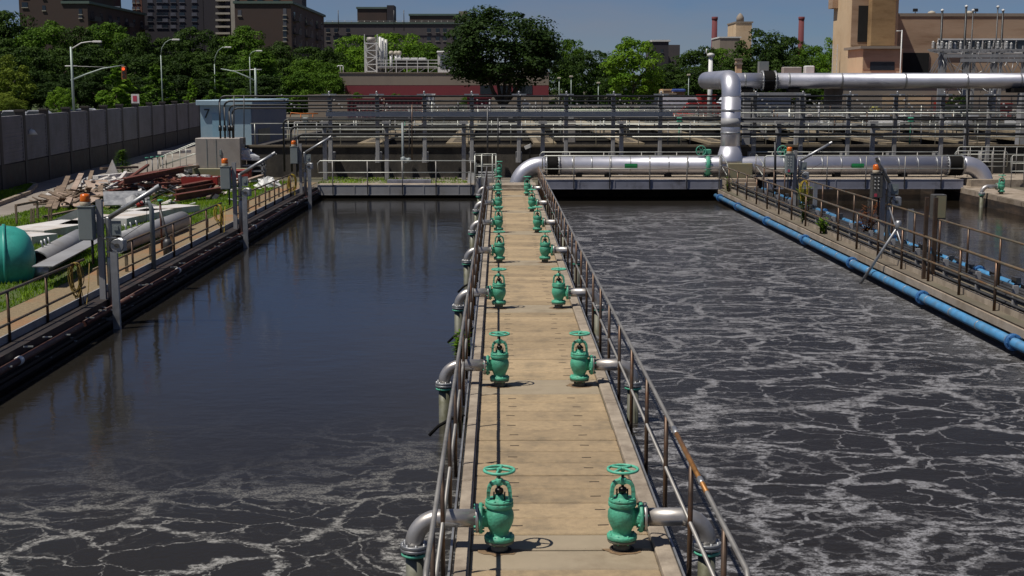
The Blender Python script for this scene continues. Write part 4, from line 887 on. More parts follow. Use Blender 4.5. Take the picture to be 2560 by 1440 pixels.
t = thing('pipe_support', 'grey portal frame holding the high pipe beside the riser', 'support', (13.6,67,0))
q = Vector((12.35,66.3,1.4)); b = MB().bb(q.x-.17,q.x+.17,66.05,66.4,0,3.85); pp = part('leg', b, gsteel, t, at=q); again(pp, (14.95,66.3,1.4)); again(pp, (12.85,67.9,1.4)); again(pp, (15.45,67.9,1.4))
part('cross_beam', MB().bb(12.15,15.2,66.0,67.3,3.87,4.12), gsteel, t); part('brace', MB().bar((12.55,66.2,3.2),(13.4,66.2,1.8),.16,.16), gsteel, t)
rep('saddle', lambda q: MB().box(q, (.55,.6,.21)), rubber, t, [(12.45,67,4.235),(14.8,67,4.235)])
for i,(x,lab) in enumerate(((26.2,'grey tower leg holding the high pipe at the right edge of the photo'),)):
    t = thing('pipe_support', lab, 'support', (x,67,0)); part('leg', MB().bb(x-.2,x+.2,66.0,66.6,0,4.1), gsteel, t); part('saddle', MB().bb(x-.5,x+.4,66.3,67.4,4.11,4.33), rubber, t)
def bfly(lab, x):
    t = thing('butterfly_valve', lab, 'valve', (x,PY,PZ), 'green butterfly valves on the silver pipe')
    b = MB(); flng(b, (x,PY,PZ), .41, w=.16, bolts=16); part('body', b, green, t)
    part('gearbox', MB().bev((x+.0,PY-.05,PZ+.62),(.34,.24,.2),.03), green, t)
    b = MB().torus((x-.3,PY-.2,PZ+.66), .22, .02, 24, 6, 'Y')
    for k in range(3): a = PI*k/3; d = Vector((math.cos(a),0,math.sin(a)))*.22; c = Vector((x-.3,PY-.2,PZ+.66)); b.bar(c-d, c+d, .02,.02)
    part('handwheel', b, green2, t); part('stem', MB().tube([(x,PY,PZ+.4),(x,PY,PZ+.6)], .05, 8), green, t)
bfly('green butterfly valve on the silver pipe left of the riser', 9.35); bfly('green butterfly valve on the silver pipe behind the farther cabinet', 13.0)
# railings right of the silver pipe end
for i,(x0,x1,y,z,lab) in enumerate(((20.8,23.2,60.2,.45,'short silver railing behind the right edge deck, nearer row'),(21.6,26,62.2,.55,'short silver railing behind the right edge deck, middle row'),(22.6,27,58.2,.35,'short silver railing at the right edge of the photo'))):
    rail(lab, (x0,y,z), (x1,y,z), [.05+.55*k for k in range(int((x1-x0)/.55)+1)], h=1.05, mid=[.35,.7], base=-.5, r=.02, rm=rail_far, pmt=rail_m)
b = MB().bb(21,27,58.5,62.8,-.2,.3); solo('concrete_platform', b, kerbc, 'concrete platform under the railings at the right edge', 'platform')
# ---------------------------------------------------------------- raised settling tanks behind the bridges
X0, X1 = -12.4, 46
darkcope = pm('dirty_coping', (.10,.085,.06), .9, var=.3, sc=2, stain=(.05,.045,.035), sw=.5, ssc=1)
walktan = pm('tan_walk_concrete', (.24,.19,.115), .85, var=.2, sc=2, stain=(.13,.10,.07), sw=.45, ssc=.6)
t = thing('settling_tank', 'wide raised concrete settling tank with a dark stained front wall behind the bridges', 'tank', (0,65.3,0))
part('front_wall', MB().bb(X0,X1,65.3,65.7,-.1,1.46), darkwall, t); part('coping', MB().bb(X0-.05,X1,65.22,65.75,1.463,1.56), walkedge, t)
b = MB().bb(X0,X0+.4,65.7,140,-.1,1.46); b.bb(X1-.4,X1,65.7,140,-.1,1.46); b.bb(X0,X1,140,140.4,-.1,1.46); part('side_walls', b, darkwall, t)
for i, y in enumerate((74.6, 92, 113, 138)):
    part('cross_wall', MB().bb(X0+.4,X1-.4,y,y+.5,-.1,1.40), darkwall, t); part('cross_coping', MB().bb(X0+.4,X1-.4,y-.02,y+.5,1.403,1.50), darkcope, t)
rr = random.Random(21)
0 and rep('wall_patch', lambda q: MB().box(q, (.45,.037,.55)), pm('mossy_patch', (.07,.065,.04), .9, var=.4, sc=3), t, [(X0+.8+i*2.2+rr.uniform(-.3,.3), 65.28, 1.1+rr.uniform(-.1,.05)) for i in range(26)])
struct('water', sheet(X0+.4, X1-.4, 65.7, 140, .95), wm3)
for i in range(10):
    x = -6.45 + 4.38*i
    b = MB(); b.bb(x-.55,x+.55,65.76,137.8,1.52,1.64)
    b.m = 1
    for k in range(16):
        for s in (0,):
            yy = 67.2+k*1.15+(k//6)*2.4; b.bb(x-.26,x+.26,yy,yy+.55,1.6405,1.644)
    solo('tank_walkway', b, [walktan, grate], '%s concrete walkway from the left running back across the settling tanks' % ORD[i], 'walkway', 'walkways across the settling tanks')
for i,(y,xa,xb,zz,st) in enumerate(((65.5,-12.2,45,1.56,2.1),(74.7,-12,45,1.5,1.9),(92.2,-12,45,1.5,2.0),(113.2,-12,45,1.5,2.2),(138.2,-12,45,1.5,2.4))):
    rail('%s pale steel railing from the front across the settling tanks' % ORD[i], (xa,y,zz), (xb,y,zz), [.2+st*k for k in range(int((xb-xa)/st))], h=1.05, mid=.52, base=0, r=.024, rm=rail_far, pmt=rail_far, group='railings across the settling tanks', ends=False, n=6)
# rack posts fixed to the tank wall carrying the black pipes
p0 = None
for k in range(16):
    x = -8.15 + 2.283*k
    if k == 8: continue
    if p0 is None:
        p0 = thing('rack_post', 'x', 'rack post', (x,64.4,.78), 'grey rack posts on the settling tank wall')
        part('post', MB().bev((x,64.4,2.41),(.19,.19,3.3),.02), gsteel, p0)
        part('wall_bracket', MB().bb(x-.17,x+.17,64.5,65.21,.80,.84), gsteel, p0) if 0 else part('wall_bracket', MB().bev((x,64.85,1.0),(.30,.72,.5),.02), gsteel, p0)
        b = MB().bb(x-.35,x+.35,64.12,64.29,4.0,4.06); b.bb(x-.12,x+.12,64.12,64.29,3.25,3.29)
        b.lathe([(.05,4.06),(.05,4.16),(.02,4.2)], (x,64.2,0), n=8); part('pipe_bracket', b, galv, p0)
        pt = tree_of(p0); r0 = p0
    else: r0 = dup(pt, (x,64.4,.78))
    r0['label'] = 'grey steel rack post on the settling tank wall, %s from the left' % ORD[k if k < 8 else k-1]
bp4 = [(-13.38,3.95),(-13.16,3.72),(-12.93,3.53),(-12.79,3.38)]
for i,(x,z) in enumerate(bp4):
    P = [(x,64,1.95),(x,64,z-.3)] + arc((x+.3,64,z-.3), .3, PI, PI/2, 6) + [(46,64,z)]
    t = thing('black_pipe', 'black pipe rising from the grey box onto the tall rack, %s from the top' % ORD[i], 'pipe', (x,64,1.95), 'black pipes on the tall rack')
    part('pipe', MB().tube(P, .047 if i < 2 else .04, 10), blackp, t)
    rep('clip', lambda q: MB().box(q, (.07,.05,.05)), white, t, [(x+3+q*2.283,63.93,z+.06) for q in range(20)])
    part('joint', MB().lathe([(.085,2.3),(.085,2.55)], (x,64,0), n=10), blackp, t)
lgrey = pm('light_grey_tray', (.38,.39,.39), .5, .2, var=.08)
solo('cable_tray', MB().bb(-8.3,8.4,64.05,64.3,2.98,3.2), lgrey, 'long grey cable tray on the tall rack left of the riser', 'cable tray')
solo('cable_tray', MB().bb(11.2,14.2,63.7,64.0,2.7,2.92), gsteel, 'short grey cable tray right of the riser', 'cable tray')
solo('long_pipe', MB().tube([(11,64,3.15),(46,64,3.15)], .035, 8), rail_far, 'thin pale pipe crossing below the black pipes on the right', 'pipe')
# lower rack in front
for i,x in enumerate((-8.3,-5.35,-1.67,2.1,5.86,13.4,17.9,22.4)):
    t = thing('pipe_rack_post', 'grey front rack post standing on the gravel, %s from the left' % ORD[i], 'rack post', (x,63.4,0), 'front rack posts')
    part('post', MB().bev((x,63.4,1.32),(.2,.2,2.64),.02), gsteel, t); part('head', MB().bb(x-.2,x+.2,63.2,63.6,2.645,2.78), gsteel, t)
for i,(x,z,r_,mt) in enumerate(((-10.2,2.86,.05,blackp),(-9.85,2.52,.055,blackp),(-9.55,2.16,.06,blackp))):
    P = [(x,63.1,.4),(x,63.1,z-.25)] + arc((x+.25,63.1,z-.25), .25, PI, PI/2, 6) + [(46,63.1,z)]
    solo('black_pipe', MB().tube(P, r_, 10), mt, 'black pipe on the lower front rack, %s from the top' % ORD[i], 'pipe', 'black pipes on the front rack')
for i,(z,r_) in enumerate(((2.37,.042),(2.02,.036))):
    solo('long_pipe', MB().tube([(-9.6,63.55,z),(46,63.55,z)], r_, 10), rail_far, ['upper','lower'][i]+' pale steel pipe on the front rack', 'pipe')
# poles, actuators and boxes among the racks
def pole(lab, px_, y0, y1, Y, r_, mt):
    a = gy(px_, y0, Y); c = gy(px_, y1, Y); c.z = max(c.z, .0); solo('pole', MB().tube([c, a], r_, 8), mt, lab, 'pole')
pole('thin dark pole rising above the ladder landing', 1219, 268, 420, 61.5, .04, conduit)
pole('second thin dark pole right of the ladder landing pole', 1245, 295, 380, 63, .03, conduit)
pole('thin brown pole between the middle front rack posts', 1030, 262, 400, 62.4, .025, post_shade_rust)
pole('thin dark pole right of the vent pipes', 1355, 240, 300, 66, .03, conduit)
pole('black pole in front of the tank field at right', 2418, 225, 420, 62.5, .05, blackp)
pole('thin grey pole left of the high pipe support', 1848, 240, 400, 63, .04, gsteel)
pole('thin dark pole beside the farther cabinet', 1938, 355, 470, 55, .05, blackp)
pole('thin pole over the blue building, left one', 585, 240, 345, 63.6, .025, conduit); pole('thin pole over the blue building, right one', 610, 238, 360, 63.6, .025, conduit)
a = gy(1008,455,61.6); t = thing('actuator_post', 'pale green pole with two grey motor actuators behind the left bridge', 'actuator', (a.x,61.6,0))
part('pole', MB().tube([(a.x,61.6,0),(a.x,61.6,2.75)], .055, 10), cab, t)
b = MB().lathe([(.02,.85),(.13,.9),(.13,1.15),(.02,1.2)], (a.x+.03,61.5,0), n=12); b.lathe([(.02,-.2),(.11,-.15),(.11,.15),(.02,.2)], (a.x+.28,61.5,1.03), 'Y', 14); b.bev((a.x+.12,61.5,1.02),(.3,.2,.2),.03); part('actuator', b, cab, t)
part('cable', MB().tube([(a.x+.2,61.5,1.2),(a.x+.3,61.6,1.6),(a.x+.3,61.7,2.6)], .02, 6), blackp, t)
a = gy(1423,362,68); t = thing('electrical_cabinet', 'tall pale grey cabinet on the settling tank wall left of the third walkway', 'cabinet', (a.x,68,1.64)); part('body', MB().bev((a.x,68,2.15),(.62,.5,1.1),.03), cabl, t); part('hood', MB().bev((a.x,67.95,2.8),(.44,.4,.2),.02), white, t)
a = gy(1320,372,65); t = thing('floodlight', 'small floodlight on the settling tank wall above the silver elbow', 'lamp', (a.x,65,1.2)); part('lamp', MB().box((a.x,64.9,1.5),(.35,.2,.16),ry=-.4), white, t); part('arm', MB().tube([(a.x+.1,65.2,.9),(a.x+.1,65,1.45)], .03, 6), conduit, t)
# finer lattice of pipes, poles, frames and boxes over the tanks
for i,(y,z,r_,mt) in enumerate(((66.6,2.9,.03,conduit),(70.5,2.25,.03,rail_far),(72.0,2.75,.03,conduit),(79.0,2.2,.035,rail_far),(83.0,2.9,.035,conduit),(88.0,2.4,.035,rail_far),(97.0,2.6,.04,conduit),(104.0,2.3,.04,rail_far),(108.0,2.9,.04,gsteel),(120.0,2.4,.045,rail_far))):
    solo('long_pipe', MB().tube([(-11.5 if i % 3 else -6,y,z),(45,y,z)], r_, 6), mt, '%s thin long pipe from the front, crossing the settling tanks' % ORD[i], 'pipe', 'thin long pipes across the settling tanks')
rz_ = random.Random(41); xs_ = sorted(rz_.uniform(-11, 34) for _ in range(44))
NN = ORD + ['seventeenth','eighteenth','nineteenth','twentieth'] + ['twenty-'+o for o in ORD[:9]] + ['thirtieth'] + ['thirty-'+o for o in ORD[:9]] + ['fortieth'] + ['forty-'+o for o in ORD[:9]]
for i,x in enumerate(xs_):
    y = rz_.choice((66.2, 70.5, 74.8, 79, 83, 88, 92.4, 97)); h = rz_.uniform(1.0, 2.2); mt = rz_.choice((conduit, rail_far, gsteel, post_shade_rust, blackp))
    solo('stand_pipe', MB().tube([(x,y,1.5),(x,y,1.5+h)], rz_.choice((.03,.04,.06)), 6), mt, 'thin upright pipe on the settling tanks, %s from the left' % NN[i], 'pipe', 'upright pipes on the settling tanks')
for i,(x,y) in enumerate(((-9.6,66.2),(-5.3,75.2),(0.6,66.3),(5.2,75.2),(7.4,75.2),(9.0,66.2),(13.3,66.2),(17.6,75.2),(18.6,92.6),(20.6,66.3),(26,75.2),(36,92.6))):
    t = thing('gearbox_stand', 'small tube stand with a gearbox on the settling tanks, %s from the left' % ORD[i], 'gearbox', (x,y,1.56), 'gearbox stands on the settling tanks')
    rep('leg', lambda q: MB().tube([q, q+Vector((0,0,1.1))], .03, 6), gsteel, t, [(x-.55,y,1.56),(x+.55,y,1.56)])
    part('top_bar', MB().tube([(x-.55,y,2.66),(x+.55,y,2.66)], .03, 6), gsteel, t); part('gearbox', MB().bev((x,y,2.78),(.26,.22,.22),.03).lathe([(.03,1.56),(.03,2.66)], (x,y,0), n=6), [cab, green, conduit, cabl][i % 4], t)
# jumble of scaffolding, boards and boxes on the right part of the tanks
b = MB(); rr = random.Random(31)
for i in range(90):
    x = rr.uniform(12, 40); y = rr.uniform(76, 135)
    if rr.random() < .5: b.bb(x,x+rr.uniform(1,4),y,y+.06,1.55+rr.uniform(0,1.2),1.63+rr.uniform(0,1.2)) if 0 else b.bar((x,y,1.6+rr.uniform(0,1.2)),(x+rr.uniform(1,4),y+rr.uniform(-.5,.5),1.6+rr.uniform(0,1.2)),.07,.07)
    else: b.bar((x,y,1.55),(x,y,1.55+rr.uniform(.6,1.5)),.06,.06)
struct('scaffold_tubes', b, rail_far, 'stuff')
b = MB()
for i in range(34):
    x = rr.uniform(20, 40); y = rr.uniform(80, 120); b.box((x,y,1.75+rr.uniform(0,.5)),(rr.uniform(.5,2.2),rr.uniform(.4,1.5),rr.uniform(.05,.35)),rz=rr.uniform(-.3,.3))
struct('white_boards', b, white, 'stuff')
# grey box on a plinth, steps, blue hut
t = thing('switch_box', 'large light grey metal box on a concrete plinth below the black pipes', 'cabinet', (-13.5,64.6,0))
part('body', MB().bev((-13.52,64.7,1.24),(2.15,1.5,1.42),.02), cabl, t); 
rep('door_seam', lambda q: MB().box(q, (.024,.013,1.36)), cab, t, [(-14.05,63.941,1.24),(-13.6,63.941,1.24)]); part('handle', MB().bb(-13.45,-13.35,63.91,63.948,1.15,1.4), cab, t)
part('plinth', MB().bev((-13.4,64.6,.26),(2.6,1.9,.52),.02), tanface, t)
t = thing('entry_steps', 'concrete entry steps with a silver handrail left of the grey box', 'steps', (-15.6,66.8,0))
b = MB()
for i in range(4): b.bb(-16.2+i*.35,-14.7,66.3,67.5,i*.13-.02,.13+i*.13)
part('steps', b, kerbc, t)
for y in (66.25,67.55):
    b = MB().tube([(-16.9,y,.45),(-16.95,y,.95),(-16.7,y,1.02),(-15.2,y,1.62),(-14.75,y,1.62)], .022, 8); b.tube([(-16.9,y,.5),(-15.2,y,1.1),(-14.75,y,1.1)], .018, 8)
    for x,z in ((-16.6,1.05),(-15.9,1.33),(-15.1,1.62),(-14.8,1.62)): b.tube([(x,y,.0),(x,y,z)], .018, 8)
    part('handrail', b, rail_far, t)
t = thing('blue_hut', 'light blue flat-roofed hut marked 7 behind the grey box', 'building', (-16,84,0))
part('wall', MB().bb(-17.45,-14.5,78,91,0,3.35), lblue, t); part('shaded_side_cladding', MB().bb(-14.497,-14.46,78.2,90.8,.4,3.3), lblued, t)  # right side out of the sun: its shade is painted as darker cladding
part('roof', MB().bev((-15.98,84.5,3.5),(3.3,13.5,.28),.03), lblue, t); part('door', MB().bb(-16.75,-15.9,77.95,77.997,.95,2.85), pm('hut_door', (.22,.38,.48), .5, var=.05), t)
part('plinth', MB().bb(-17.6,-14.4,77.5,91.1,-.02,.9), kerbc, t)
part('louvre', MB().bb(-14.455,-14.43,80,84,1.1,1.9), tanface, t)
fc = bpy.data.curves.new('7', 'FONT'); fc.body = '7'; fc.size = .75; fc.extrude = .01
fo = bpy.data.objects.new('number', fc); COL.objects.link(fo); bpy.context.view_layer.update()
me = bpy.data.meshes.new_from_object(fo.evaluated_get(bpy.context.evaluated_depsgraph_get())); me.materials.clear(); me.materials.append(blackp); COL.objects.unlink(fo); bpy.data.objects.remove(fo)
fo = bpy.data.objects.new('number', me); COL.objects.link(fo); fo.parent = t; fo.rotation_euler = (PI/2,0,0); fo.location = Vector((-17.25,77.97,2.62)) - BASE[t.name]; BASE['number'] = Vector()
# ---------------------------------------------------------------- noise barrier
px = [-130,-65,0,60,118,173,220,265,304,343,378,410,440,469,497]
P = [gz(x, 480-.265*x) for x in px]
t = thing('noise_barrier', 'long dark noise barrier of ribbed grey panels between posts behind the yard road', 'wall', (P[7].x,P[7].y,0))
for i,q in enumerate(P):
    d = (P[min(i+1,len(P)-1)]-P[max(i-1,0)]).normalized(); a = math.atan2(d.y,d.x)
    part('post', MB().box((q.x,q.y,1.64),(.36,.36,3.32),rz=a).box((q.x,q.y,3.34),(.44,.44,.08),rz=a), barrc, t, at=q)
    if i < len(P)-1:
        e = P[i+1]; dd = (e-q).normalized(); L_ = (e-q).length; n = Vector((dd.y,-dd.x,0)); c = (q+e)/2; A = math.atan2(dd.y,dd.x)
        b = MB().box((c.x,c.y,2.13),(L_-.38,.22,2.0),rz=A)
        for k in range(12): b.box((c.x+n.x*.12,c.y+n.y*.12,1.22+k*.165),(L_-.6,.03,.07),rz=A)
        for s in (-1,1): w = c+dd*s*(L_/2-.26)+n*.13; b.box((w.x,w.y,2.13),(.12,.06,1.98),rz=A)
        part('panel', b, barrp, t, at=c); part('shaded_base_wall', MB().box((c.x,c.y,.54),(L_-.37,.3,1.12),rz=A), blackwall, t, at=c)  # dark concrete base, blackened further by shade put into its colour
q = gz(78,459); q.z = 2.35; t = thing('floodlight', 'white floodlight on the noise barrier near the left edge', 'lamp', q); part('lamp', MB().lathe([(.06,.12),(.12,.1),(.26,-.1),(.24,-.1)], q+Vector((.25,-.3,0)), n=14), white, t); part('arm', MB().tube([q, q+Vector((.25,-.3,.12))], .04, 6), white, t)
# ---------------------------------------------------------------- street plateau and planting beyond the barrier
struct('street', MB().slab([(-260,70),(-29,70),(-29,330),(-260,330)], -1, .95), asph)
m = MB(); m.add([(x,y,.97) for x,y in [(-250,150),(-30,118),(-30,320),(-250,320)]], [(0,1,2,3)]); struct('park_grass', m, MAT['lawn_soil'])
m = MB(); m.add([(x,y,.9) for x,y in [(-28.5,141),(140,141),(140,420),(-28.5,420)]], [(0,1,2,3)]); struct('far_yard', m, yard)
m = MB(); m.add([(x,y,.92) for x,y in [(9,195),(26,195),(30,230),(9,230)]], [(0,1,2,3)]); struct('lawn', m, pm('bright_lawn', (.07,.16,.02), .95, var=.3, sc=.4))
def crown(seed, blobs, leaf, per, mode='round', asp=2.3):
    q = random.Random(seed); vs = []; fs = []
    for i in range(blobs):
        while True:
            x, y, z = q.uniform(-1,1), q.uniform(-1,1), q.uniform(0,1)
            if mode == 'cone':
                z = (i+q.random())/blobs; k_ = ((1-z)**.75*1.0+.04)*q.random()**.5; a_ = q.uniform(0,6.283); x, y = k_*math.cos(a_), k_*math.sin(a_); break
            if mode == 'round': ok = x*x + y*y + ((z-.42)/.58)**2 < 1 if z > .42 else x*x+y*y+((.42-z)/.42)**2*.75 < 1
            elif mode == 'cone': ok = math.hypot(x,y) < (1-z)**.75*.95+.06
            else: ok = x*x + y*y + ((z-.6)/.42)**2 < 1
            if ok and (q.random() < .35 or x*x+y*y+((z-.45)/.55)**2 > .42): break
        r_ = q.uniform(.15,.34) * (1 if mode != 'cone' else (1.05-.8*z)); sq = q.uniform(.5,.8); iz = Vector((1,1,1/asp))
        for k in range(per):
            d = Vector((q.gauss(0,1),q.gauss(0,1),q.gauss(0,1))); d.normalize()
            if d.z < -.35 and q.random() < .75: d.z = -d.z
            rad = r_*(q.uniform(.35,1.05)**.5)
            c = Vector((x*.86+d.x*rad, y*.86+d.y*rad, z*.9+.04+d.z*rad*sq/asp))
            n = (d + Vector((q.gauss(0,.45),q.gauss(0,.45),.35+q.gauss(0,.4)))).normalized(); u = n.orthogonal().normalized(); u.rotate(Quaternion(n, q.uniform(0,6.28))); w = n.cross(u)
            s1 = leaf*q.uniform(.6,1.3); s2 = s1*q.uniform(.45,.8); o = len(vs)
            vs += [c-u*s1*iz, c+(u*s1*.1-w*s2*.9)*iz, c+u*s1*iz, c+w*s2*iz]; fs.append((o,o+1,o+2,o+3))
    me = bpy.data.meshes.new('crown'); me.from_pydata(vs, [], fs); me.update(); return me
PROTO = {'round': [crown(100+i, 95, .040, 120) for i in range(5)], 'cone': [crown(200+i, 80, .05, 90, 'cone', 2.6) for i in range(2)], 'umbrella': [crown(301, 130, .030, 190, 'round', 1.75)]}
def trunk_mesh(seed, fork=False):
    q = random.Random(seed); b = MB()
    if fork:
        b.tube([(0,0,-.05),(0,0,.10),(-.02,0,.2)], [.05,.042,.036], 8)
        for dx, dy, h in ((-.12,.03,.5),(.16,-.04,.55),(.03,.15,.6),(-.3,-.1,.55),(.34,.1,.5)): b.tube([(-.01,0,.17),(dx*.5,dy*.5,.3),(dx,dy,h),(dx*1.6,dy*1.6,h+.2)], [.036,.028,.018,.008], 6)
    else:
        b.tube([(0,0,-.05),(.01,0,.25),(0,.01,.7)], [.045,.034,.012], 8)
        for i in range(5):
            a = q.uniform(0,6.28); z = .2+i*.09; b.tube([(0,0,z),(.25*math.cos(a),.25*math.sin(a),z+.12),(.5*math.cos(a),.5*math.sin(a),z+.25)], [.02,.013,.005], 5)
    return _mesh('trunk', b, bark, Vector())
TR = [trunk_mesh(5), trunk_mesh(6)]; TRF = trunk_mesh(7, True)
MC = {}
tq = random.Random(77)
def tree(lab, x, ytop, w, Y, mt, kind='round', zb=None, zc=None, idx=None, group='trees beyond the plant'):
    # x, ytop, w are read from the photograph at distance Y and give the real height and spread
    zb = (.95 if x < 700 else 0.) if zb is None else zb
    top = gy(x, ytop, Y); rad = w/2*Y/F*1.0
    t = thing('tree' if kind != 'cone' else 'young_tree', lab, 'tree', (top.x,Y,zb), group)
    me = PROTO[kind][(tq.randrange(len(PROTO[kind])) if idx is None else idx)]
    key = (me.name, mt.name)
    if key not in MC:
        c = me.copy(); c.materials.append(mt); MC[key] = c
    H = top.z - zb; low = zc if zc is not None else .08*H
    o = bpy.data.objects.new('crown', MC[key]); COL.objects.link(o); o.parent = t; o.location = (0,0,low); o.scale = (rad,rad,(H-low)*.97); o.rotation_euler.z = tq.uniform(0,6.28)
    k = bpy.data.objects.new('trunk', TRF if kind == 'umbrella' else tq.choice(TR)); COL.objects.link(k); k.parent = t; k.scale = (rad if kind != 'cone' else rad*.8, rad, H*.85)
    return t
far = [(-40,0,170),(20,-4,150),(105,28,140),(190,50,110),(262,40,150),(340,60,100),(420,68,110),(490,54,150),(545,66,90),(605,50,140),(680,86,120),(760,96,130),(830,100,100)]
wh = ['at the left edge of the photo','below the leftmost dark brick block','below the dark brick block with white stair windows','left of the long green roof','below the long green roof','below the thin roof flue','left of the dark tower','below the dark tower windows','below the white balconies','below the brown brick block','right of the brown brick block','below the balcony wing','left of the grey apartment slab']
for (x,y,w),l in zip(far, wh): tree('tall dark tree in the back row, '+l, x, y, w*1.1, 235+tq.uniform(-10,10), lf_mid if (x in (105,262,605)) else lf_dark)
mid = [(-30,70,170,lf_dark),(60,95,150,lf_dark),(140,110,150,lf_dark),(230,100,150,lf_dark),(310,120,150,lf_dark),(390,125,150,lf_dark),(470,112,150,lf_dark),(550,120,150,lf_dark),(630,110,150,lf_mid),(700,128,130,lf_dark),(770,130,130,lf_mid),(835,140,110,lf_mid)]
wh2 = ['behind the yellow-green tree at the left edge','left of the tall signal pole','behind the tall signal pole','right of the tall signal pole','behind the pyramid tree','behind the second street lamp','left of the third street lamp','behind the third street lamp','behind the small street lamp','right of the left-pointing signal arm','left of the red-banded building','at the corner of the red-banded building']
for (x,y,w,mt),l in zip(mid, wh2): tree('dark green tree in the middle row, '+l, x, y, w*1.05, 205+tq.uniform(-8,8), mt)
low_ = [(70,165,150),(160,180,140),(250,170,140),(345,180,150),(440,175,140),(520,185,130),(600,180,140),(680,180,140),(750,165,130),(815,170,110)]
for i,(x,y,w) in enumerate(low_): tree('low dark bushy tree in the front row beyond the barrier, %s from the left' % ORD[i], x, y, w, 185+tq.uniform(-6,6), lf_big if i < 8 else lf_mid)
for x,y,w,Y,mt,kd,l in [(12,128,150,130,lf_yel,'round','yellow-green leafy tree at the left edge beyond the barrier'),(287,150,150,135,lf_lite,'cone','bright green pyramid-shaped tree beside the hanging red signal'),(478,186,66,128,lf_lite,'cone','small bright pyramid-shaped sapling left of the blue hut'),(150,212,80,128,lf_lite,'round','small bright bushy tree left of the tall signal pole base'),(388,150,140,150,lf_mid,'cone','dull green pointed tree under the second street lamp'),(543,170,100,150,lf_mid,'cone','dull green pointed tree under the third street lamp'),(600,212,60,150,lf_mid,'round','low bush left of the left-pointing signal pole'),(395,236,90,150,lf_mid,'round','low green bush above the barrier, below the second street lamp'),(735,200,110,200,lf_mid,'round','rounded green bush beside the red-banded building'),(20,225,90,120,lf_yel,'round','low yellow-green bush above the barrier at the left edge')]:
    tree(l, x, y, w, Y, mt, kd, zc=.3)
for x,y,w,Y,mt,l in [(880,64,120,260,lf_lite,'bright green tree left of the white stack frame'),(905,100,130,250,lf_lite,'bright green tree directly behind the white stack frame'),(990,58,170,255,lf_lite,'bright wide tree behind the white rooftop units'),(950,90,110,245,lf_mid,'green tree behind the white stack tubes'),(1060,95,130,250,lf_mid,'green tree behind the louvred unit'),(1120,105,100,240,lf_dark,'dark tree left of the biggest tree'),(850,150,100,230,lf_mid,'mid green tree at the left end of the red-banded building')]:
    tree(l, x, y, w, Y, mt)
# the big tree in front of the red-banded building
tree('biggest dark spreading tree with a forked trunk in front of the red-banded building', 1258, 2, 318, 165, lf_big, 'umbrella', zb=0, zc=4.1)
tree('bright rounded tree right of the red-banded building, left of the riser', 1584, 70, 158, 150, lf_lite, 'round', zb=0, zc=2.2, idx=1)
for x,y,w,Y,mt,l in [(1425,75,90,260,lf_mid,'pale green tree just right of the biggest tree'),(1455,110,120,230,lf_dark,'dark tree right of the red-banded building'),(1400,135,110,215,lf_dark,'dark tree behind the end of the red-banded building'),(1500,118,110,240,lf_dark,'dark tree left of the bright rounded tree'),(1680,150,130,225,lf_dark,'dark tree right of the bright rounded tree'),(1740,98,140,240,lf_dark,'dark tree below the left chimney'),(1810,100,130,245,lf_mid,'dull green tree right of the left chimney'),(1900,60,170,235,lf_dark,'tall dark tree left of the right chimney'),(1960,62,130,240,lf_dark,'tall dark tree just left of the right chimney'),(1850,125,160,220,lf_dark,'lower dark tree behind the high pipe bellows'),(2030,90,110,235,lf_mid,'green tree right of the right chimney'),(2075,84,90,225,lf_lite,'bright green tree beside the tan tower'),(1990,130,150,215,lf_dark,'lower dark tree left of the tan tower'),(1760,150,140,215,lf_dark,'lower dark tree above the riser elbow'),(1630,170,120,215,lf_dark,'dark tree behind the bright rounded tree'),(1540,165,110,215,lf_dark,'low dark tree left of the bright rounded trunk')]:
    tree(l, x, y, w, Y, mt)
for x,y,w,Y,mt,l in [(1185,228,90,150,lf_mid,'green shrub at the foot of the biggest tree'),(1140,255,70,148,lf_dark,'low dark shrub left of the foot of the biggest tree'),(890,225,50,178,lf_mid,'brownish shrub against the red-banded building, left one'),(990,228,50,178,lf_mid,'brownish shrub against the red-banded building, right one'),(2395,222,70,120,lf_dark,'dark shrub under the high pipe at right')]:
    tree(l, x, y, w, Y, mt, zb=0, zc=.1)
# ---------------------------------------------------------------- street lamps and signals
lampg = pm('lamp_post_grey', (.30,.36,.33), .5, .2, var=.08, sc=1)
def lamp(lab, x, yt, Y, hx, hy, zb=.95, thick=.075):
    a = gy(x, yt, Y); h = gy(hx, hy, Y); t = thing('street_lamp', lab, 'street lamp', (a.x,Y,zb), 'street lamps beyond the barrier')
    part('pole', MB().tube([(a.x,Y,zb),(a.x,Y,a.z)], [thick,thick*.65], 8), lampg, t)
    dx = h.x-a.x; dz = h.z-a.z
    part('arm', MB().tube([(a.x,Y,a.z), (a.x+dx*.08,Y,a.z+dz*.45), (a.x+dx*.3,Y,a.z+dz*.8), (a.x+dx*.62,Y,a.z+dz), (h.x,Y,h.z)], thick*.5, 6), lampg, t)
    part('lamp_head', MB().bev((h.x,Y,h.z),(.75,.28,.14),.04), white, t)
lamp('second street lamp from the left with a hooked arm', 402, 138, 135, 440, 99); lamp('third street lamp from the left with a hooked arm', 536, 160, 150, 570, 118); lamp('fourth smallest street lamp with a hooked arm', 624, 142, 165, 648, 127)
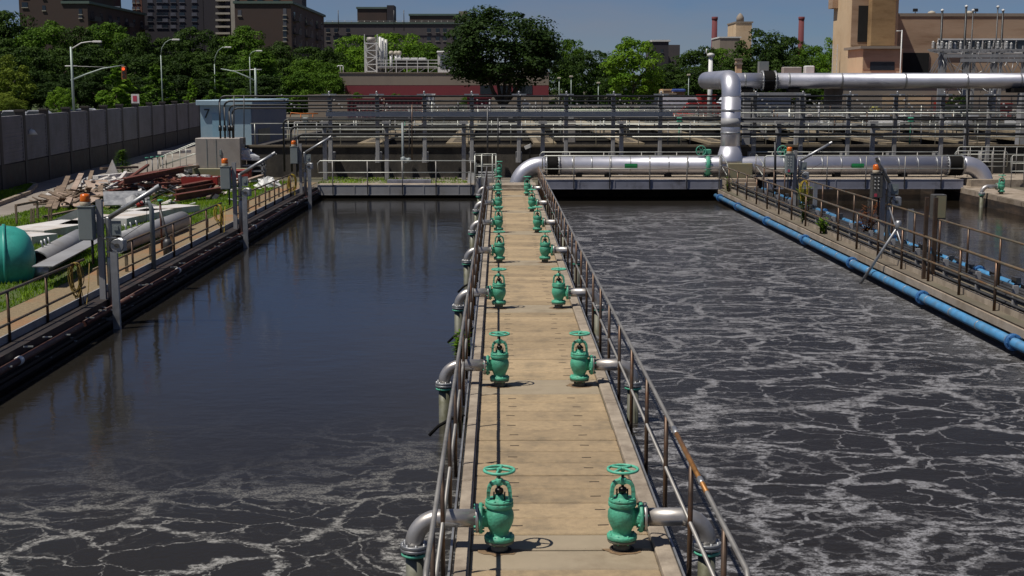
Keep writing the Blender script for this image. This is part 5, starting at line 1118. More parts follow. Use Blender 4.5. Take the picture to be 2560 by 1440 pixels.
def signal(lab, x, ytop, yarm0, ax, ay, Y, lampxy=None, yb=None, head=None, red=True):
    a = gy(x, ytop, Y); t = thing('traffic_signal', lab, 'traffic signal', (a.x,Y,.95), 'traffic signal masts')
    part('pole', MB().tube([(a.x,Y,.95),(a.x,Y,a.z)], [.14,.095], 10), lampg, t)
    s = gy(x, yarm0, Y); e = gy(ax, ay, Y); v = e-s
    part('mast_arm', MB().tube([s, s+Vector((v.x*.3,0,v.z*.42)), s+Vector((v.x*.6,0,v.z*.78)), e], [.08,.065,.055,.045], 8), lampg, t)
    z = gy(x, ay+2, Y).z; part('cross_stub', MB().tube([(a.x-.6*(1 if v.x > 0 else -1),Y,z),(a.x+.5*(1 if v.x>0 else -1),Y,z)], .05, 6), white, t); part('tie_rod', MB().tube([(a.x,Y,z),(a.x+v.x*.66,Y,z-.1)], .015, 5), white, t)
    if lampxy:
        h = gy(*lampxy, Y); w = h-a; part('lamp_arm', MB().tube([a-Vector((0,0,.2)), a+Vector((w.x*.4,0,w.z*.75)), a+Vector((w.x*.7,0,w.z*.98)), h], .05, 6), white, t); part('lamp_head', MB().bev(h,(.8,.28,.15),.04), white, t)
    if head:
        h = gy(*head, Y); hd = part('signal_head', MB().bev(h,(.42,.3,1.15),.05), pm('signal_case', (.20,.07,.02), .6), t)
        for k in range(3): part('lens', MB().lathe([(.13,-.18),(.13,-.155)], h+Vector((0,0,.34-k*.34)), 'Y', 12), blackp if k else redlamp, hd)
signal('tall traffic signal mast with a street lamp on top and a lit red signal', 177, 117, 201, 309, 163, 120, (243,104), head=(310,182))
signal('shorter traffic signal mast whose arm points left, behind the blue hut', 638, 170, 202, 552, 172, 125)
a = gy(338,248,118); t = thing('street_sign', 'small white and pink sign above the barrier', 'sign', (a.x,118,.95)); part('panel', MB().bb(a.x-.35,a.x+.35,118,118.04,a.z-.45,a.z+.45), white, t); part('post', MB().tube([(a.x,118.1,.95),(a.x,118.1,a.z)], .04, 6), white, t)
b = MB().bb(a.x-.2,a.x+.15,117.98,117.998,a.z-.2,a.z+.3); part('mark', b, pinkt, t)
# ---------------------------------------------------------------- vehicles
tyre = rubber
def car(lab, c, rz, col, van=False, L_=4.5, W_=1.8, H_=1.5):
    t = thing('parked_van' if van else 'parked_car', lab, 'van' if van else 'car', c); M = Matrix.Rotation(rz,4,'Z'); C = Vector(c)
    def put(b): b.v = [C + M @ v for v in b.v]; return b
    b = MB(); l = L_/2; w = W_/2
    if van: prof = [(-l,.3),(-l,H_*.9),(-l+.1,H_),(l*.45,H_),(l*.72,H_*.62),(l*.95,H_*.5),(l,.3)]
    else: prof = [(-l,.32),(-l,.85),(-l*.85,.92),(l*.45,.92),(l*.9,.78),(l,.6),(l,.32)]
    b.prism(prof, -w, w)
    if not van: b.prism([(-l*.78,.92),(-l*.5,H_-.02),(l*.1,H_),(l*.45,.92)], -w*.86, w*.86)
    part('body', put(b), col, t)
    for s in (-1,1):
        b = MB(); y = s*(w+.006) if van else s*(w*.86+.006)
        if van: b.add([(l*.12,y,H_*.62),(l*.58,y,H_*.62),(l*.42,y,H_*.9),(l*.12,y,H_*.9)], [(0,1,2,3) if s < 0 else (3,2,1,0)])
        else: b.add([(-l*.68,y,.97),(l*.36,y,.97),(l*.08,y,H_-.1),(-l*.47,y,H_-.1)], [(0,1,2,3) if s < 0 else (3,2,1,0)])
        part('window', put(b), glassd, t)
    for sx in (-.62,.62):
        for s in (-1,1): part('wheel', put(MB().lathe([(.15,-.1),(.32,-.1),(.34,0),(.32,.1),(.15,.1)], (l*sx,s*(w-.05),.33), 'Y', 14)), tyre, t)
silverc = pm('silver_car_paint', (.45,.46,.48), .3, .3, var=.03); whitec = pm('white_car_paint', (.62,.64,.68), .35, 0, var=.04); bluec = pm('dark_blue_car_paint', (.04,.06,.12), .3, .2, var=.05)
def onst(x, Y, zb=.95): g = gy(x, 222, Y); return (g.x, Y, zb)
car('silver car seen above the barrier left of the tall signal pole', onst(105,118), 0.1, silverc); car('dark blue car right of the tall signal pole', onst(195,121), .1, bluec, L_=4.8); car('white car above the barrier right of the tall signal pole', onst(225,127), .15, whitec); car('pale car at the left end of the barrier', onst(42,117), 0, whitec, L_=4.2)
car('dark van with a white roof in the park beyond the barrier', onst(440,190), 1.4, bluec, True, 5, 2, 2.2)
ga = lambda x, Y: (gy(x,222,Y).x, Y, .9)
car('white van parked in the yard left of the riser', ga(1708,148), 0.05, whitec, True, 5.6, 2.1, 2.5); car('long white van parked right of the riser', ga(1890,146), PI, whitec, True, 7.2, 2.3, 2.7); car('white van behind the riser', ga(1838,150), PI+.1, whitec, True, 5.6, 2.1, 2.6)
car('white van at the right edge of the yard', ga(1655,153), .3, whitec, True, 4.6, 2.1, 2.4)
car('dark red truck cab in the yard left of the riser', ga(1745,143), PI, redbox, True, 4.6, 2.1, 1.9)
# excavator
c = Vector(ga(2170,147)); t = thing('excavator', 'orange excavator with a folded boom in the yard under the high pipe', 'excavator', c)
part('house', MB().bev((c.x,c.y,1.9),(2.4,2.2,1.3),.15), conduit, t); b = MB().bar((c.x-.9,c.y,2.6),(c.x-.2,c.y,4.1),.5,.5); b.bar((c.x-.4,c.y,4.0),(c.x+1.2,c.y,3.6),.5,.5); b.bar((c.x+1.1,c.y,3.7),(c.x+1.9,c.y,2.2),.4,.4); part('boom', b, orangep, t)
for s in (-1,1): part('track', MB().bev((c.x,c.y+s*.9,.5),(3.2,.5,.9),.2), rubber, t)
# containers and skips
def container(lab, x0, x1, ytop, Y, D_, mt, ribs=True, zb=0., cat='container', name='container', grp=None):
    a = gy(x0,ytop,Y); c = gy(x1,ytop,Y); t = thing(name, lab, cat, ((a.x+c.x)/2,Y+D_/2,zb), grp)
    b = MB().bb(a.x,c.x,Y,Y+D_,zb+.15,a.z)
    part('body', b, mt, t); b = MB(); n = int((c.x-a.x)/.45)
    if ribs:
        for i in range(n+1): xx = a.x+.04+(c.x-a.x-.2)*i/max(1,n); b.bb(xx,xx+.12,Y-.09,Y-.003,zb+.2,a.z-.02)
    if ribs: rep('rib', lambda q: MB().box(q, (.12,.087,a.z-zb-.22)), mt, t, [(a.x+.1+(c.x-a.x-.2)*i/max(1,n), Y-.047, (a.z+zb)/2+.09) for i in range(n+1)])
    else: part('skirt', MB().bb(a.x+.1,c.x-.1,Y+.1,Y+D_-.1,zb,zb+.15), mt, t)
    rep('top_rim', lambda q: MB().box(q, (c.x-a.x+.12,.14,.16)), mt, t, [((a.x+c.x)/2,Y-.073,a.z+.083),((a.x+c.x)/2,Y+D_+.073,a.z+.083)])
container('dark red ribbed container behind the racks, in front of the red-banded building', 955, 1055, 246, 150, 6, darkred); container('long low rusty red container left of the dark red ribbed one', 868, 950, 250, 152, 4, darkred); container('dark red container behind the foot of the biggest tree', 1168, 1228, 246, 147, 3, darkred)
container('grey generator block left of the red containers', 770, 868, 240, 158, 6, concb, False, name='storage_block', cat='block'); container('pale grey rack unit beside the red container', 1060, 1085, 238, 156, 2, white, True, name='pallet_rack', cat='rack')
container('pale beige box trailer left of the white van', 1655, 1690, 236, 158, 3, concb, False, name='box_trailer', cat='trailer'); container('beige shed with an orange roof edge left of the riser', 1658, 1682, 226, 162, 4, tanw, False, name='shed', cat='shed')
container('tan shed under the blue tarpaulin', 1685, 1712, 228, 160, 4, tanb, False, name='shed', cat='shed'); container('red equipment frame left of the riser', 1752, 1790, 240, 145, 3, redbox, True, name='red_machine', cat='machine')
a = gy(1682,222,159.5); c = gy(1714,229,159.5); solo('tarpaulin', MB().bev(((a.x+c.x)/2,160,(a.z+c.z)/2),(c.x-a.x,1.8,a.z-c.z),.15), bluet, 'dark blue tarpaulin over the tan shed', 'tarpaulin')
for i,(x0,x1,y,Y) in enumerate(((2300,2330,250,142),(2346,2382,256,140),(2496,2530,262,141))): container('red machine housing in the yard at right, %s from the left' % ORD[i], x0, x1, y, Y, 2, redbox, False, name='machine_housing', cat='machine', grp='red machine housings')
for i,(x0,x1,y0,y1) in enumerate(((1060,1130,285,290),(1150,1245,280,288),(1680,1745,284,290),(1575,1640,284,289))):
    a = gy(x0,y0,141); c = gy(x1,y1,141); solo('tarpaulin', MB().bev(((a.x+c.x)/2,142.5,(a.z+.0)/2),(c.x-a.x,2.4,a.z),.2), pinkt if i < 2 else redbox, '%s red tarpaulin-covered heap from the left behind the settling tanks' % ORD[i], 'tarpaulin')
c = Vector(ga(2190,139)); t = thing('hopper', 'yellow-topped hopper behind the tanks under the high pipe', 'hopper', c); part('cone', MB().lathe([(1.1,.9),(.4,1.5),(.25,1.6)], c, n=12), pm('yellow_hopper', (.45,.42,.08), .6), t); part('leg', MB().bar(c, c+Vector((0,0,.9)), .4,.4), MAT['yellow_hopper'], t)
b = MB(); P = [gy(725,292,78), gy(728,282,78), gy(750,284,78), gy(795,284,78)]; b.tube(P, .035, 6)
for x in (752,782): b.tube([gy(x,284,78), gy(x,305,78)], .03, 6)
solo('orange_pipe', b, orangep, 'thin orange pipe frame on the settling tanks right of the blue hut', 'pipe')
# ---------------------------------------------------------------- red-banded building and its roof plant
Y = 190; xa = gy(848,183,Y).x; xb = gy(1372,183,Y).x; zt = gy(848,183,Y).z; z1 = gy(848,213,Y).z; z2 = gy(848,238,Y).z
t = thing('flat_building', 'long low concrete building with a dark red band and white plant on its roof', 'building', ((xa+xb)/2,Y+8,0))
part('upper_wall', MB().bb(xa,xb,Y,Y+16,z1+.003,zt), concb, t); part('red_band', MB().bb(xa+.01,xb-.01,Y+.015,Y+16,z2+.003,z1), maroon, t); part('lower_wall', MB().bb(xa,xb,Y,Y+16,-.1,z2), concb, t)
part('parapet_cap', MB().bb(xa-.1,xb+.1,Y-.1,Y+16.1,zt+.003,zt+.12), concb, t)
w0 = None
for x in (1216,1262,1298,1315):
    q = gy(x,238,Y); q.y = Y
    if w0 is None: w0 = part('window', MB().bb(q.x-.9,q.x+.9,Y-.03,Y-.003,z2+.1,z1-.05), glassd, t, at=q)
    else: again(w0, q)
part('door', MB().bb(gy(1306,0,Y).x,gy(1322,0,Y).x,Y-.04,Y-.003,0,2.4), lblued, t); part('downpipe', MB().tube([(gy(857,0,Y).x,Y-.12,0),(gy(857,0,Y).x,Y-.12,z1+.2)], .08, 6), cream, t)
def wm(x, y, Y=Y): return gy(x, y, Y)
def frame(name, lab, x0, x1, y0, Y0, D_, nb, mt, cat):
    a = wm(x0,y0,Y0); c = wm(x1,183,Y0); t = thing(name, lab, cat, ((a.x+c.x)/2,Y0+D_/2,zt)); b = MB()
    rep('leg', lambda q: MB().bar(q,(q.x,q.y,a.z),.2,.2), mt, t, [(x,y,zt) for x in (a.x,c.x) for y in (Y0,Y0+D_)]); H = a.z-zt
    for i in range(nb+1):
        z = zt+.3+(H-.5)*i/nb
        for y in (Y0,Y0+D_): b.bar((a.x,y,z),(c.x,y,z),.14,.14)
        for x in (a.x,c.x): b.bar((x,Y0,z),(x,Y0+D_,z),.14,.14)
        if i < nb:
            zz = zt+.3+(H-.5)*(i+1)/nb; p, q = ((a.x,z),(c.x,zz)) if i % 2 else ((c.x,z),(a.x,zz)); b.bar((p[0],Y0,p[1]),(q[0],Y0,q[1]),.12,.12)
    part('bracing', b, mt, t); return t, a, c
t, a, c = frame('stack_frame', 'white braced steel frame round a silver flue on the flat roof', 912, 942, 105, 193, 2.2, 4, white, 'frame')
part('flue', MB().lathe([(.65,zt+.3),(.65,gy(0,102,193).z),(.75,gy(0,100,193).z),(.6,gy(0,92,193).z)], ((a.x+c.x)/2,194.1,0), n=16), tanface if 0 else cabl, t)
rep('lightning_rod', lambda q: MB().bar(q,q+Vector((0,0,1.1)),.12,.12), white, t, [(wm(x,88,193).x,193,a.z) for x in (911,943)])
for i,x in enumerate((950,956,963)):
    q = wm(x,92+i*3,194); solo('flue_pipe', MB().tube([(q.x,194+i*.5,zt+.13),(q.x,194+i*.5,q.z)], .2, 10), white, '%s white flue tube from the left beside the stack frame' % ORD[i], 'flue', 'white flue tubes')
a = wm(985,145,193); c = wm(1066,168,193); t = thing('chiller_unit', 'long white rooftop chiller with a dark open side and railings', 'chiller', ((a.x+c.x)/2,194,zt))
part('case', MB().bb(a.x,c.x,193,195.5,c.z,a.z-.3), grate, t); n = 4
rep('fan_cowl', lambda q: MB().bev(q,((c.x-a.x)/n-.15,2.4,.32),.06), white, t, [(a.x+(c.x-a.x)*(i+.5)/n,194.2,a.z-.13) for i in range(n)]); b = MB()
for i in range(6): x = a.x-1.2+(c.x-a.x+3)*i/5; b.bar((x,192.8,zt),(x,192.8,wm(0,150,193).z),.1,.1)
for y in (150,158,166): z = wm(0,y,193).z; b.bar((a.x-2.5,192.8,z),(c.x+1.8,192.8,z),.09,.09)
for i in range(5): x = a.x-1+i*1.5; b.bar((x,193,zt+.1),(x+1.2,193,c.z),.08,.08)
part('railing', b, white, t); b = MB().bb(a.x-2.4,c.x+1.7,192.9,195.6,c.z-.16,c.z-.02); part('platform', b, white, t)
for i,x in enumerate((978,990,998)):
    q = wm(x,133,196); t = thing('roof_vent', 'white ball-topped roof vent behind the chiller, %s from the left' % ORD[i], 'vent', (q.x,196,zt), 'roof vents'); part('pipe', MB().tube([(q.x,196,zt+.12),(q.x,196,q.z)], .22, 10), white, t); part('hood', MB().lathe([(.02,-.3),(.3,-.25),(.38,0),(.28,.28),(.02,.36)], (q.x,196,q.z), n=12), cream, t)
a = wm(1094,131,192); c = wm(1142,183,192); t = thing('air_handler', 'white louvred air handling unit on the flat roof beside the biggest tree', 'air handler', ((a.x+c.x)/2,193.5,zt)); part('case', MB().bb(a.x,c.x,192,195,zt+.12,a.z), white, t); 
rep('louvre', lambda q: MB().box(q,(c.x-a.x-.4,.037,.1)), lblued, t, [((a.x+c.x)/2+.15,191.978,zt+.75+i*(a.z-zt-1.1)/10) for i in range(10)]); part('cap', MB().bev(((a.x+c.x)/2,193.5,a.z+.1),(c.x-a.x+.25,3.3,.2),.08), white, t)
for x,l in ((851,'left'),(858,'right')): q = wm(x,168,191); b = MB().tube([(q.x,191,zt+.12),(q.x,191,q.z)] + arc((q.x-.22,191,q.z), .22, 0, PI, 6), .07, 6); solo('gooseneck_vent', b, white, '%s white gooseneck vent at the left corner of the flat roof' % l, 'vent', 'gooseneck vents')
b = MB()
for i in range(30): x = rr.uniform(wm(1200,0).x, wm(1340,0).x); b.bar((x,191+rr.uniform(0,3),zt+.13),(x+rr.uniform(-.5,.5),191+rr.uniform(0,3),zt+rr.uniform(.3,1.6)),.12,.12)
struct('roof_piping', b, white, 'stuff')
# ---------------------------------------------------------------- apartment buildings
def block(lab, x0, x1, y0, Y, D_, mt, zb=0., roof=None, win=None, wc=glassd, side=None, balc=None, name='apartment_building', pent=None):
    a = gy(x0,y0,Y); c = gy(x1,y0,Y); zt = max(a.z, c.z); t = thing(name, lab, 'building', ((a.x+c.x)/2,Y+D_/2,zb))
    part('wall', MB().bb(a.x,c.x,Y,Y+D_,zb,zt), mt, t)
    if roof: part('roof', MB().bb(a.x-.3,c.x+.5,Y-.25,Y+D_+.3,zt+.003,zt+.55), roof, t)
    if win:
        w0 = None; n = 0
        for (wx, wy, ww, wh_) in win:
            q = gy(wx,wy,Y); q.y = Y; h = wh_*Y/F/2; w = ww*Y/F/2
            if n >= 95: break
            n += 1
            o = part('window', MB().bb(q.x-w,q.x+w,Y-.06,Y-.004,q.z-h,q.z+h), wc if not isinstance(wc,(list,tuple)) else wc[n % len(wc)], t, at=q)
            part('sill', MB().bb(q.x-w-.1,q.x+w+.1,Y-.18,Y-.064,q.z-h-.15,q.z-h), winl if mt is brickd else cream, o)
    if side:
        # windows and balconies on the right hand face (facing +x)
        w0 = None
        for k in range(side[0]):
            for r_ in range(side[1]):
                yy = Y+D_*(k+.5)/side[0]; zz = zt-2.4-r_*2.9; q = Vector((c.x,yy,zz))
                if w0 is None: w0 = part('side_window', MB().bb(c.x+.004,c.x+.05,yy-1.1,yy+1.1,zz-.8,zz+.8), glassd, t, at=q)
                else: again(w0, q)
        if side[2]:
            w0 = None
            for k in range(0, side[0], 2):
                for r_ in range(side[1]):
                    yy = Y+D_*(k+.5)/side[0]; zz = zt-3.6-r_*2.9; q = Vector((c.x,yy,zz))
                    if w0 is None: w0 = part('balcony', MB().bb(c.x+.06,c.x+1.3,yy-2.2,yy+2.2,zz-.15,zz).bb(c.x+1.22,c.x+1.3,yy-2.2,yy+2.2,zz+.003,zz+.9), brickg, t, at=q)
                    else: again(w0, q)
    return t, a, c, zt
grid = lambda xs_, ys_, w, h: [(x,y,w,h) for y in ys_ for x in xs_]
block('leftmost dark brick apartment block above the trees', 45, 154, -30, 300, 40, brick, win=grid((62,),(-15,12),14,12)+grid((110,),(-10,20),8,12), roof=roofg)
block('brown brick block with white stair windows above the trees at left', 156, 218, 9, 300, 48, brick, roof=roofg, win=[(201,29,8,13),(201,41,8,8)], wc=[winl,glassd], side=(7,3,True))
block('pale brick tower behind the long green roof', 186, 240, -40, 345, 14, brickg, win=[(214,-4,18,14),(214,10,14,6)], wc=winl); block('dark brick side tower beside the pale brick tower', 240, 262, -40, 344, 14, brickd)
b = MB(); q = gy(296,45,330); b.bar((q.x,330,q.z-9),(q.x,330,gy(296,16,330).z),1.3,1.3); solo('roof_flue', b, lblued, 'thin grey flue rising from the long green roof', 'flue')
block('narrow sunlit red brick block left of the dark tower', 328, 352, -60, 352, 8, brickr, win=grid((334,345),(-12,4,20),7,6), wc=winl)
block('big dark brick tower with rows of windows', 353, 505, -60, 350, 30, brickd, win=grid((375,398,413,433,455,486),(-30,-14,2,18,35,50,66),13,7), wc=[winl,glassd,glassd,winl,glassd])
t,a,c,zt = block('dark glass stair tower with white balconies right of the dark tower', 506, 560, -60, 349, 20, brickd)
b0 = None
for i in range(8):
    q = gy(565,-16+16.5*i,348); q.y = 348
    if b0 is None: b0 = part('balcony', MB().bb(q.x-2.5,q.x+1.2,347,348.99,q.z-.3,q.z+.2), cream, t, at=q)
    else: again(b0, q)
block('narrow cream column between the balconies and the brown block', 574, 585, -60, 347, 3, cream, name='stair_column')
block('brown brick apartment block with white stair windows in the middle of the row', 586, 727, 9, 300, 56, brick, roof=roofg, win=[(599,32,9,14)]+grid((712,),(29,57,85),8,15)+grid((712,),(43,71,99),8,9), wc=[winl,winl,winl,winl,glassd,glassd,glassd], side=(6,4,True))
block('red brick block rising behind the brown apartment block', 588, 730, -30, 372, 20, brickr, win=grid((625,650,690),(-12,2),14,10)); block('dark brick shaft at the right end of the brown apartment block', 731, 754, -30, 345, 8, brickd, name='stair_column')
block('long grey apartment slab with a flat green-edged roof behind the bright trees', 806, 1190, 60, 400, 30, brickg, roof=roofg, win=grid((820,840,870,1072,1094,1112,1140),(76,97),9,10))
block('brown brick penthouse on the grey slab', 893, 966, 22, 405, 14, brick, zb=gy(893,58,405).z, roof=roofg, name='penthouse'); block('dark brick chimney shaft beside the penthouse', 967, 985, 13, 404, 8, brickd, zb=gy(893,58,404).z, name='chimney')
block('low brown penthouse with a glass rail right of the white stacks', 1024, 1146, 39, 420, 20, brick, zb=gy(893,58,420).z, roof=roofg, name='penthouse'); block('small pale penthouse beside the biggest tree', 1147, 1168, 28, 425, 8, concb, zb=gy(893,58,425).z, name='penthouse')
b = MB(); za = gy(0,52,399).z
for i in range(24): q = gy(815+i*16,57,399); b.tube([(q.x,399,q.z),(q.x,399,za)], .08, 5)
b.bar((gy(815,57,399).x,399,za),(gy(1185,57,399).x,399,za),.12,.1); solo('roof_railing', b, rail_far, 'thin roof railing along the grey apartment slab', 'railing')
for i,x in enumerate((718,846,985,1010)):
    q = gy(x,60,395); solo('antenna', MB().tube([(q.x,395,q.z-2),(q.x,395,q.z+4)], .12, 5), conduit, 'thin roof antenna on the apartment row, %s from the left' % ORD[i], 'antenna', 'roof antennas')
block('small dark brick block behind the bright rounded tree', 1632, 1672, 104, 420, 20, brickd, roof=white, win=[(1655,127,6,8)]); block('low grey block beside the small dark brick block', 1672, 1700, 112, 440, 20, brickg)
t,a,c,zt = block('distant cream tower house with a small cupola between the chimneys', 1840, 1880, 57, 560, 20, tanw, roof=concb); part('cupola', MB().lathe([(1.6,zt+.56),(1.6,zt+2.4),(.9,zt+3.6),(.2,zt+4.2)], (gy(1857,0,560).x,565,0), n=10), concb, t)
block('distant white building with a pale roof below the cream tower', 1800, 1850, 95, 540, 20, concb, roof=white)
for i,(x,yt) in enumerate(((1787,42),(2004,42))):
    q = gy(x,yt,600); t = thing('brick_chimney', ['left','right'][i]+' tall dark red brick chimney on the skyline', 'chimney', (q.x,600,0), 'brick chimneys'); part('shaft', MB().lathe([(1.55,0),(1.2,q.z-1.5)], (q.x,600,0), n=20), chimb, t); part('crown', MB().lathe([(1.2,q.z-1.497),(1.4,q.z-1.2),(1.4,q.z),(.9,q.z)], (q.x,600,0), n=20), chimb, t)
# ---------------------------------------------------------------- tan pump house with tower at right
t = thing('pump_house', 'tan brick pump house with a tower and a long parapet at the upper right', 'building', (48,158,0))
def rect(x0,y0,x1,y1,Yf,D_,mt,name,par=None,zb=None):
    a = gy(x0,y0,Yf); c = gy(x1,y1,Yf); return part(name, MB().bb(a.x,c.x,Yf,Yf+D_,c.z if zb is None else zb,a.z), mt, par or t)
rect(2133,-80,2240,175,150,8,tanw,'tower',zb=0); rect(2134,-78,2182,113,149.96,.03,tanb,'shaded_tower_face')  # front plate darker than the sides: sun on the left face put into colour
rect(2147,14,2181,105,149.9,.05,grate,'tower_recess'); rect(2184,-70,2236,114,148.4,1.5,tanc,'stained_block')
rect(2158,122,2252,240,143.5,6.2,tanw,'annex',zb=0); rect(2159,123,2251,174,143.46,.03,tanb,'shaded_annex_face'); rect(2152,115,2256,121.6,143.0,7,concb,'annex_roof'); rect(2176,155,2236,176,143.40,.05,glassd,'annex_window')  # annex front toned darker too, leaving its left side the sunlit tan
rect(2241,37,2800,200,157,20,tanb,'main_wall',zb=0); rect(2241,33,2800,41,156.92,.07,concb,'parapet'); rect(2252,132,2320,200,156.85,.12,grate,'gate_opening')
rect(2345,100,2800,130,156.88,.1,glassd,'window_band')
b = MB()
for x in [2345+28*i for i in range(17)]: q = gy(x,100,156.8); q2 = gy(x,130,156.8); b.bb(q.x-.06,q.x+.06,156.78,156.87,q2.z,q.z)
a = gy(2345,100,156.8); c = gy(2800,130,156.8); b.bb(a.x,c.x,156.76,156.865,a.z,a.z+.18); b.bb(a.x,c.x,156.76,156.865,c.z-.18,c.z); part('window_frame', b, white, t)
rect(2084,-60,2096,20,156,2,tanb,'ledge'); b = MB()
for y in (0,1): b.bar((gy(2083,112,154).x+y*.5,154,0),(gy(2083,112,154).x+y*.5,154,gy(0,110,154).z),.08,.08)
for i in range(14): b.bar((gy(2083,112,154).x,154,1+i*.6),(gy(2083,112,154).x+.5,154,1+i*.6),.05,.05)
part('ladder', b, white, t)
for i,(x,y) in enumerate(((2295,24),(2447,24))):
    q = gy(x,y,156.5); l = thing('floodlight', ['left','right'][i]+' black floodlight on the parapet of the tan pump house', 'lamp', (q.x,157.5,q.z-.6), 'parapet floodlights'); part('lamp', MB().bev((q.x,157.5,q.z),(.55,.25,.36),.04), blackp, l); part('bracket', MB().bar((q.x,157.5,gy(0,33,157).z),(q.x,157.5,q.z-.2),.08,.08), conduit, l)
for i,(x,y) in enumerate(((2336,30),(2430,34))): q = gy(x,y,157); solo('roof_vent', MB().lathe([(.5,0),(.42,.25),(.1,.38)], (q.x,158,gy(0,33,157).z+.01), n=12), cream, ['left','right'][i]+' pale dome vent on the parapet of the tan pump house', 'vent')
q = gy(2255,75,143); l = thing('wall_lamp', 'white arm lamp on a post at the corner of the tan annex', 'lamp', (q.x,143,0)); part('post', MB().tube([(q.x,143,0),(q.x,143,q.z)], .06, 8), white, l); part('arm', MB().tube([(q.x,143,q.z-.1),(q.x-.6,143,q.z-.1)], .05, 6), white, l)
# low building behind the high pipe
a = gy(1845,172,135.5); c = gy(2700,180,135.5)
t = thing('low_building', 'long low pinkish flat-roofed building behind the high pipe', 'building', ((a.x+c.x)/2,140,0)); zt2 = gy(0,181,135.5).z
xl = gy(1985,0,141).x; part('wall', MB().bb(gy(2120,0,141).x,c.x,141.5,150,0,zt2-.5), concb, t); part('roof', MB().bb(gy(1845,0,141).x,c.x,141.2,150.3,zt2-.497,zt2), pm('pink_fascia', (.36,.20,.16), .8, var=.1), t)
w0 = None
for x in (2235,2300,2420,2500): q = gy(x,250,141.4); part('panel', MB().bb(q.x-1.2,q.x+1.2,141.44,141.497,.1,3.6), tanw if x < 2400 else concb, t)
part('column', MB().bb(gy(1850,0,141).x,gy(1860,0,141).x,142,150,0,zt2-.5), concb, t)
q = gy(1777,135,128); t = thing('vent_stack', 'white standpipe with a flared cap and small camera above the riser elbow', 'vent', (q.x,128,0)); part('pipe', MB().lathe([(.26,0),(.2,q.z-.3)], (q.x,128,0), n=14), white, t); part('cap', MB().lathe([(.2,q.z-.3),(.36,q.z-.2),(.36,q.z),(.1,q.z+.1)], (q.x,128,0), n=14), white, t); part('camera', MB().tube([(q.x-.3,128,q.z-.05),(q.x-.45,128,q.z+.15),(q.x-.4,128,q.z+.5)], .06, 6), white, t)
q = gy(1860,148,139); t = thing('roof_chimney', 'tan roof chimney on the low building behind the bellows', 'chimney', (q.x,141.3,0)); part('shaft', MB().bb(q.x-.3,q.x+.3,141.8,142.4,zt2+.003,q.z), tanw, t); part('cap', MB().bb(q.x-.38,q.x+.38,141.7,142.5,q.z-.5,q.z-.3).bb(q.x-.38,q.x+.38,141.7,142.5,q.z+.003,q.z+.15), concb, t)
q = gy(1925,152,139); solo('roof_box', MB().bb(q.x-.5,q.x+.5,142,143,zt2+.003,q.z), cab, 'grey metal roof box right of the bellows', 'box')
for i,(x,y) in enumerate(((2000,166),(2045,163))): q = gy(x,y,139); solo('roof_unit', MB().bev((q.x,143,(q.z+zt2)/2+.01),(1.0 if i else 2.0,1,q.z-zt2),.08), [cabl,white][i], ['flat grey','white round'][i]+' unit on the low building roof left of the tan tower', 'roof unit')
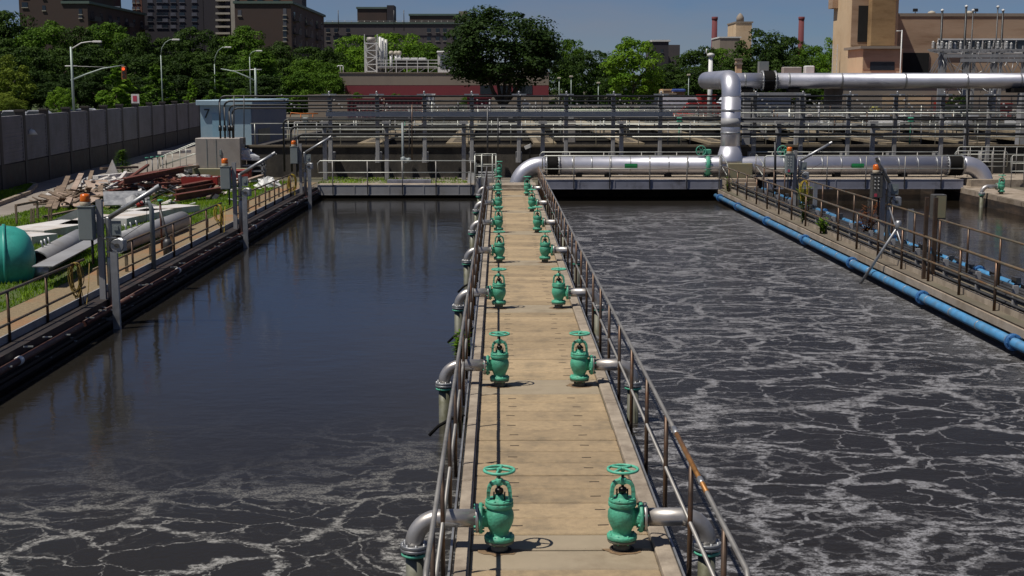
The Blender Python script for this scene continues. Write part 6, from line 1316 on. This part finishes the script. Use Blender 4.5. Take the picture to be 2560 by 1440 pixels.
# ---------------------------------------------------------------- substation steelwork at right
for i,(x,y) in enumerate(((2356,26),(2416,16),(2433,26),(2495,17),(2508,26))):
    q = gy(x,y,125+i*2); Yq = 125+i*2; thin = i in (2,3); t = thing('lightning_mast', 'thin substation mast with a pale tip, %s from the left' % ORD[i], 'mast', (q.x,Yq,0), 'substation masts')
    part('mast', MB().tube([(q.x,Yq,0),(q.x,Yq,q.z)], [.16,.10] if not thin else [.10,.06], 8), conduit if thin else blackp, t); part('tip', MB().lathe([(.02,-.14),(.15,-.08),(.15,.06),(.02,.14)], (q.x,Yq,q.z), n=10), white, t)
for i,x in enumerate((2352,2375,2400,2415,2440,2475,2492,2503,2545,2560)):
    q = gy(x,120,122); Yq = 122+(i%3)*2; t = thing('substation_frame', 'grey substation post with a crossarm and insulators, %s from the left' % ORD[i], 'frame', (q.x,Yq,0), 'substation posts')
    part('post', MB().bb(q.x-.13,q.x+.13,Yq-.13,Yq+.13,0,q.z+.2), gsteel, t); part('crossarm', MB().bb(q.x-1.1,q.x+1.1,Yq-.12,Yq+.12,q.z-.35,q.z-.1).bb(q.x-1.1,q.x+1.1,Yq-.15,Yq+.15,q.z-1.5,q.z-1.3) if 0 else MB().bb(q.x-1.1,q.x+1.1,Yq-.3,Yq-.19,q.z-.35,q.z-.1), gsteel, t)
    rep('insulator', lambda p: MB().lathe([(.05,-.03)]+[(w_,k*.13+h_) for k in range(5) for w_,h_ in ((.14,-.02),(.14,.02),(.05,.03),(.05,.10))], p, n=8), conduit if i % 2 else white, t, [(q.x+s,Yq-.25,q.z) for s in (-.8,0,.8)])
    for s in (-1,1): part('brace', MB().bar((q.x+s,Yq-.25,q.z-2.2),(q.x,Yq-.25,q.z-.4),.06,.06), galv, t)
a = gy(2320,120,121); c = gy(2640,120,121)
for i,y in enumerate((124,139,150)): z = gy(0,y,121).z; solo('bus_beam', MB().bar((a.x+(i*1.5),121,z),(c.x,121,z),.12,.3 if i else .15), gsteel, ['top','middle','lowest'][i]+' long grey beam of the substation', 'beam')
b = MB(); rq = random.Random(8)
for i in range(36): x = rq.uniform(a.x+1.5, c.x); z = rq.uniform(4.4,8.5); b.tube([(x,121+rq.uniform(0,6),z),(x+rq.uniform(-1,1),121+rq.uniform(0,6),z-rq.uniform(.4,1.6))], .03, 5)
struct('substation_wiring', b, galv, 'stuff')
for i,(x,y,l) in enumerate(((1398,196,'left'),(1428,192,'middle'),(1496,208,'right'),(1722,188,'far right'))):
    q = gy(x,y,186); t = thing('yard_lamp', l+' thin yard lamp post before the dark trees right of the biggest tree', 'lamp post', (q.x,186,0), 'yard lamp posts'); part('pole', MB().tube([(q.x,186,0),(q.x,186,q.z)], .06, 6), lampg, t); part('lamp_head', MB().bev((q.x,186,q.z+.06),(.5,.3,.2),.05), cream, t)
# chain fence behind the yard
t = thing('mesh_fence', 'thin dark yard fence right of the red-banded building', 'fence', (14,188,0)); 
rep('post', lambda q: MB().bar(q,q+Vector((0,0,3)),.08,.08), conduit, t, [(8+i*1.5,188,0) for i in range(20)]); rep('rail', lambda q: MB().bar(q,q+Vector((28.5,0,0)),.06,.06), conduit, t, [(8,188,3.0),(8,188,1.5)])
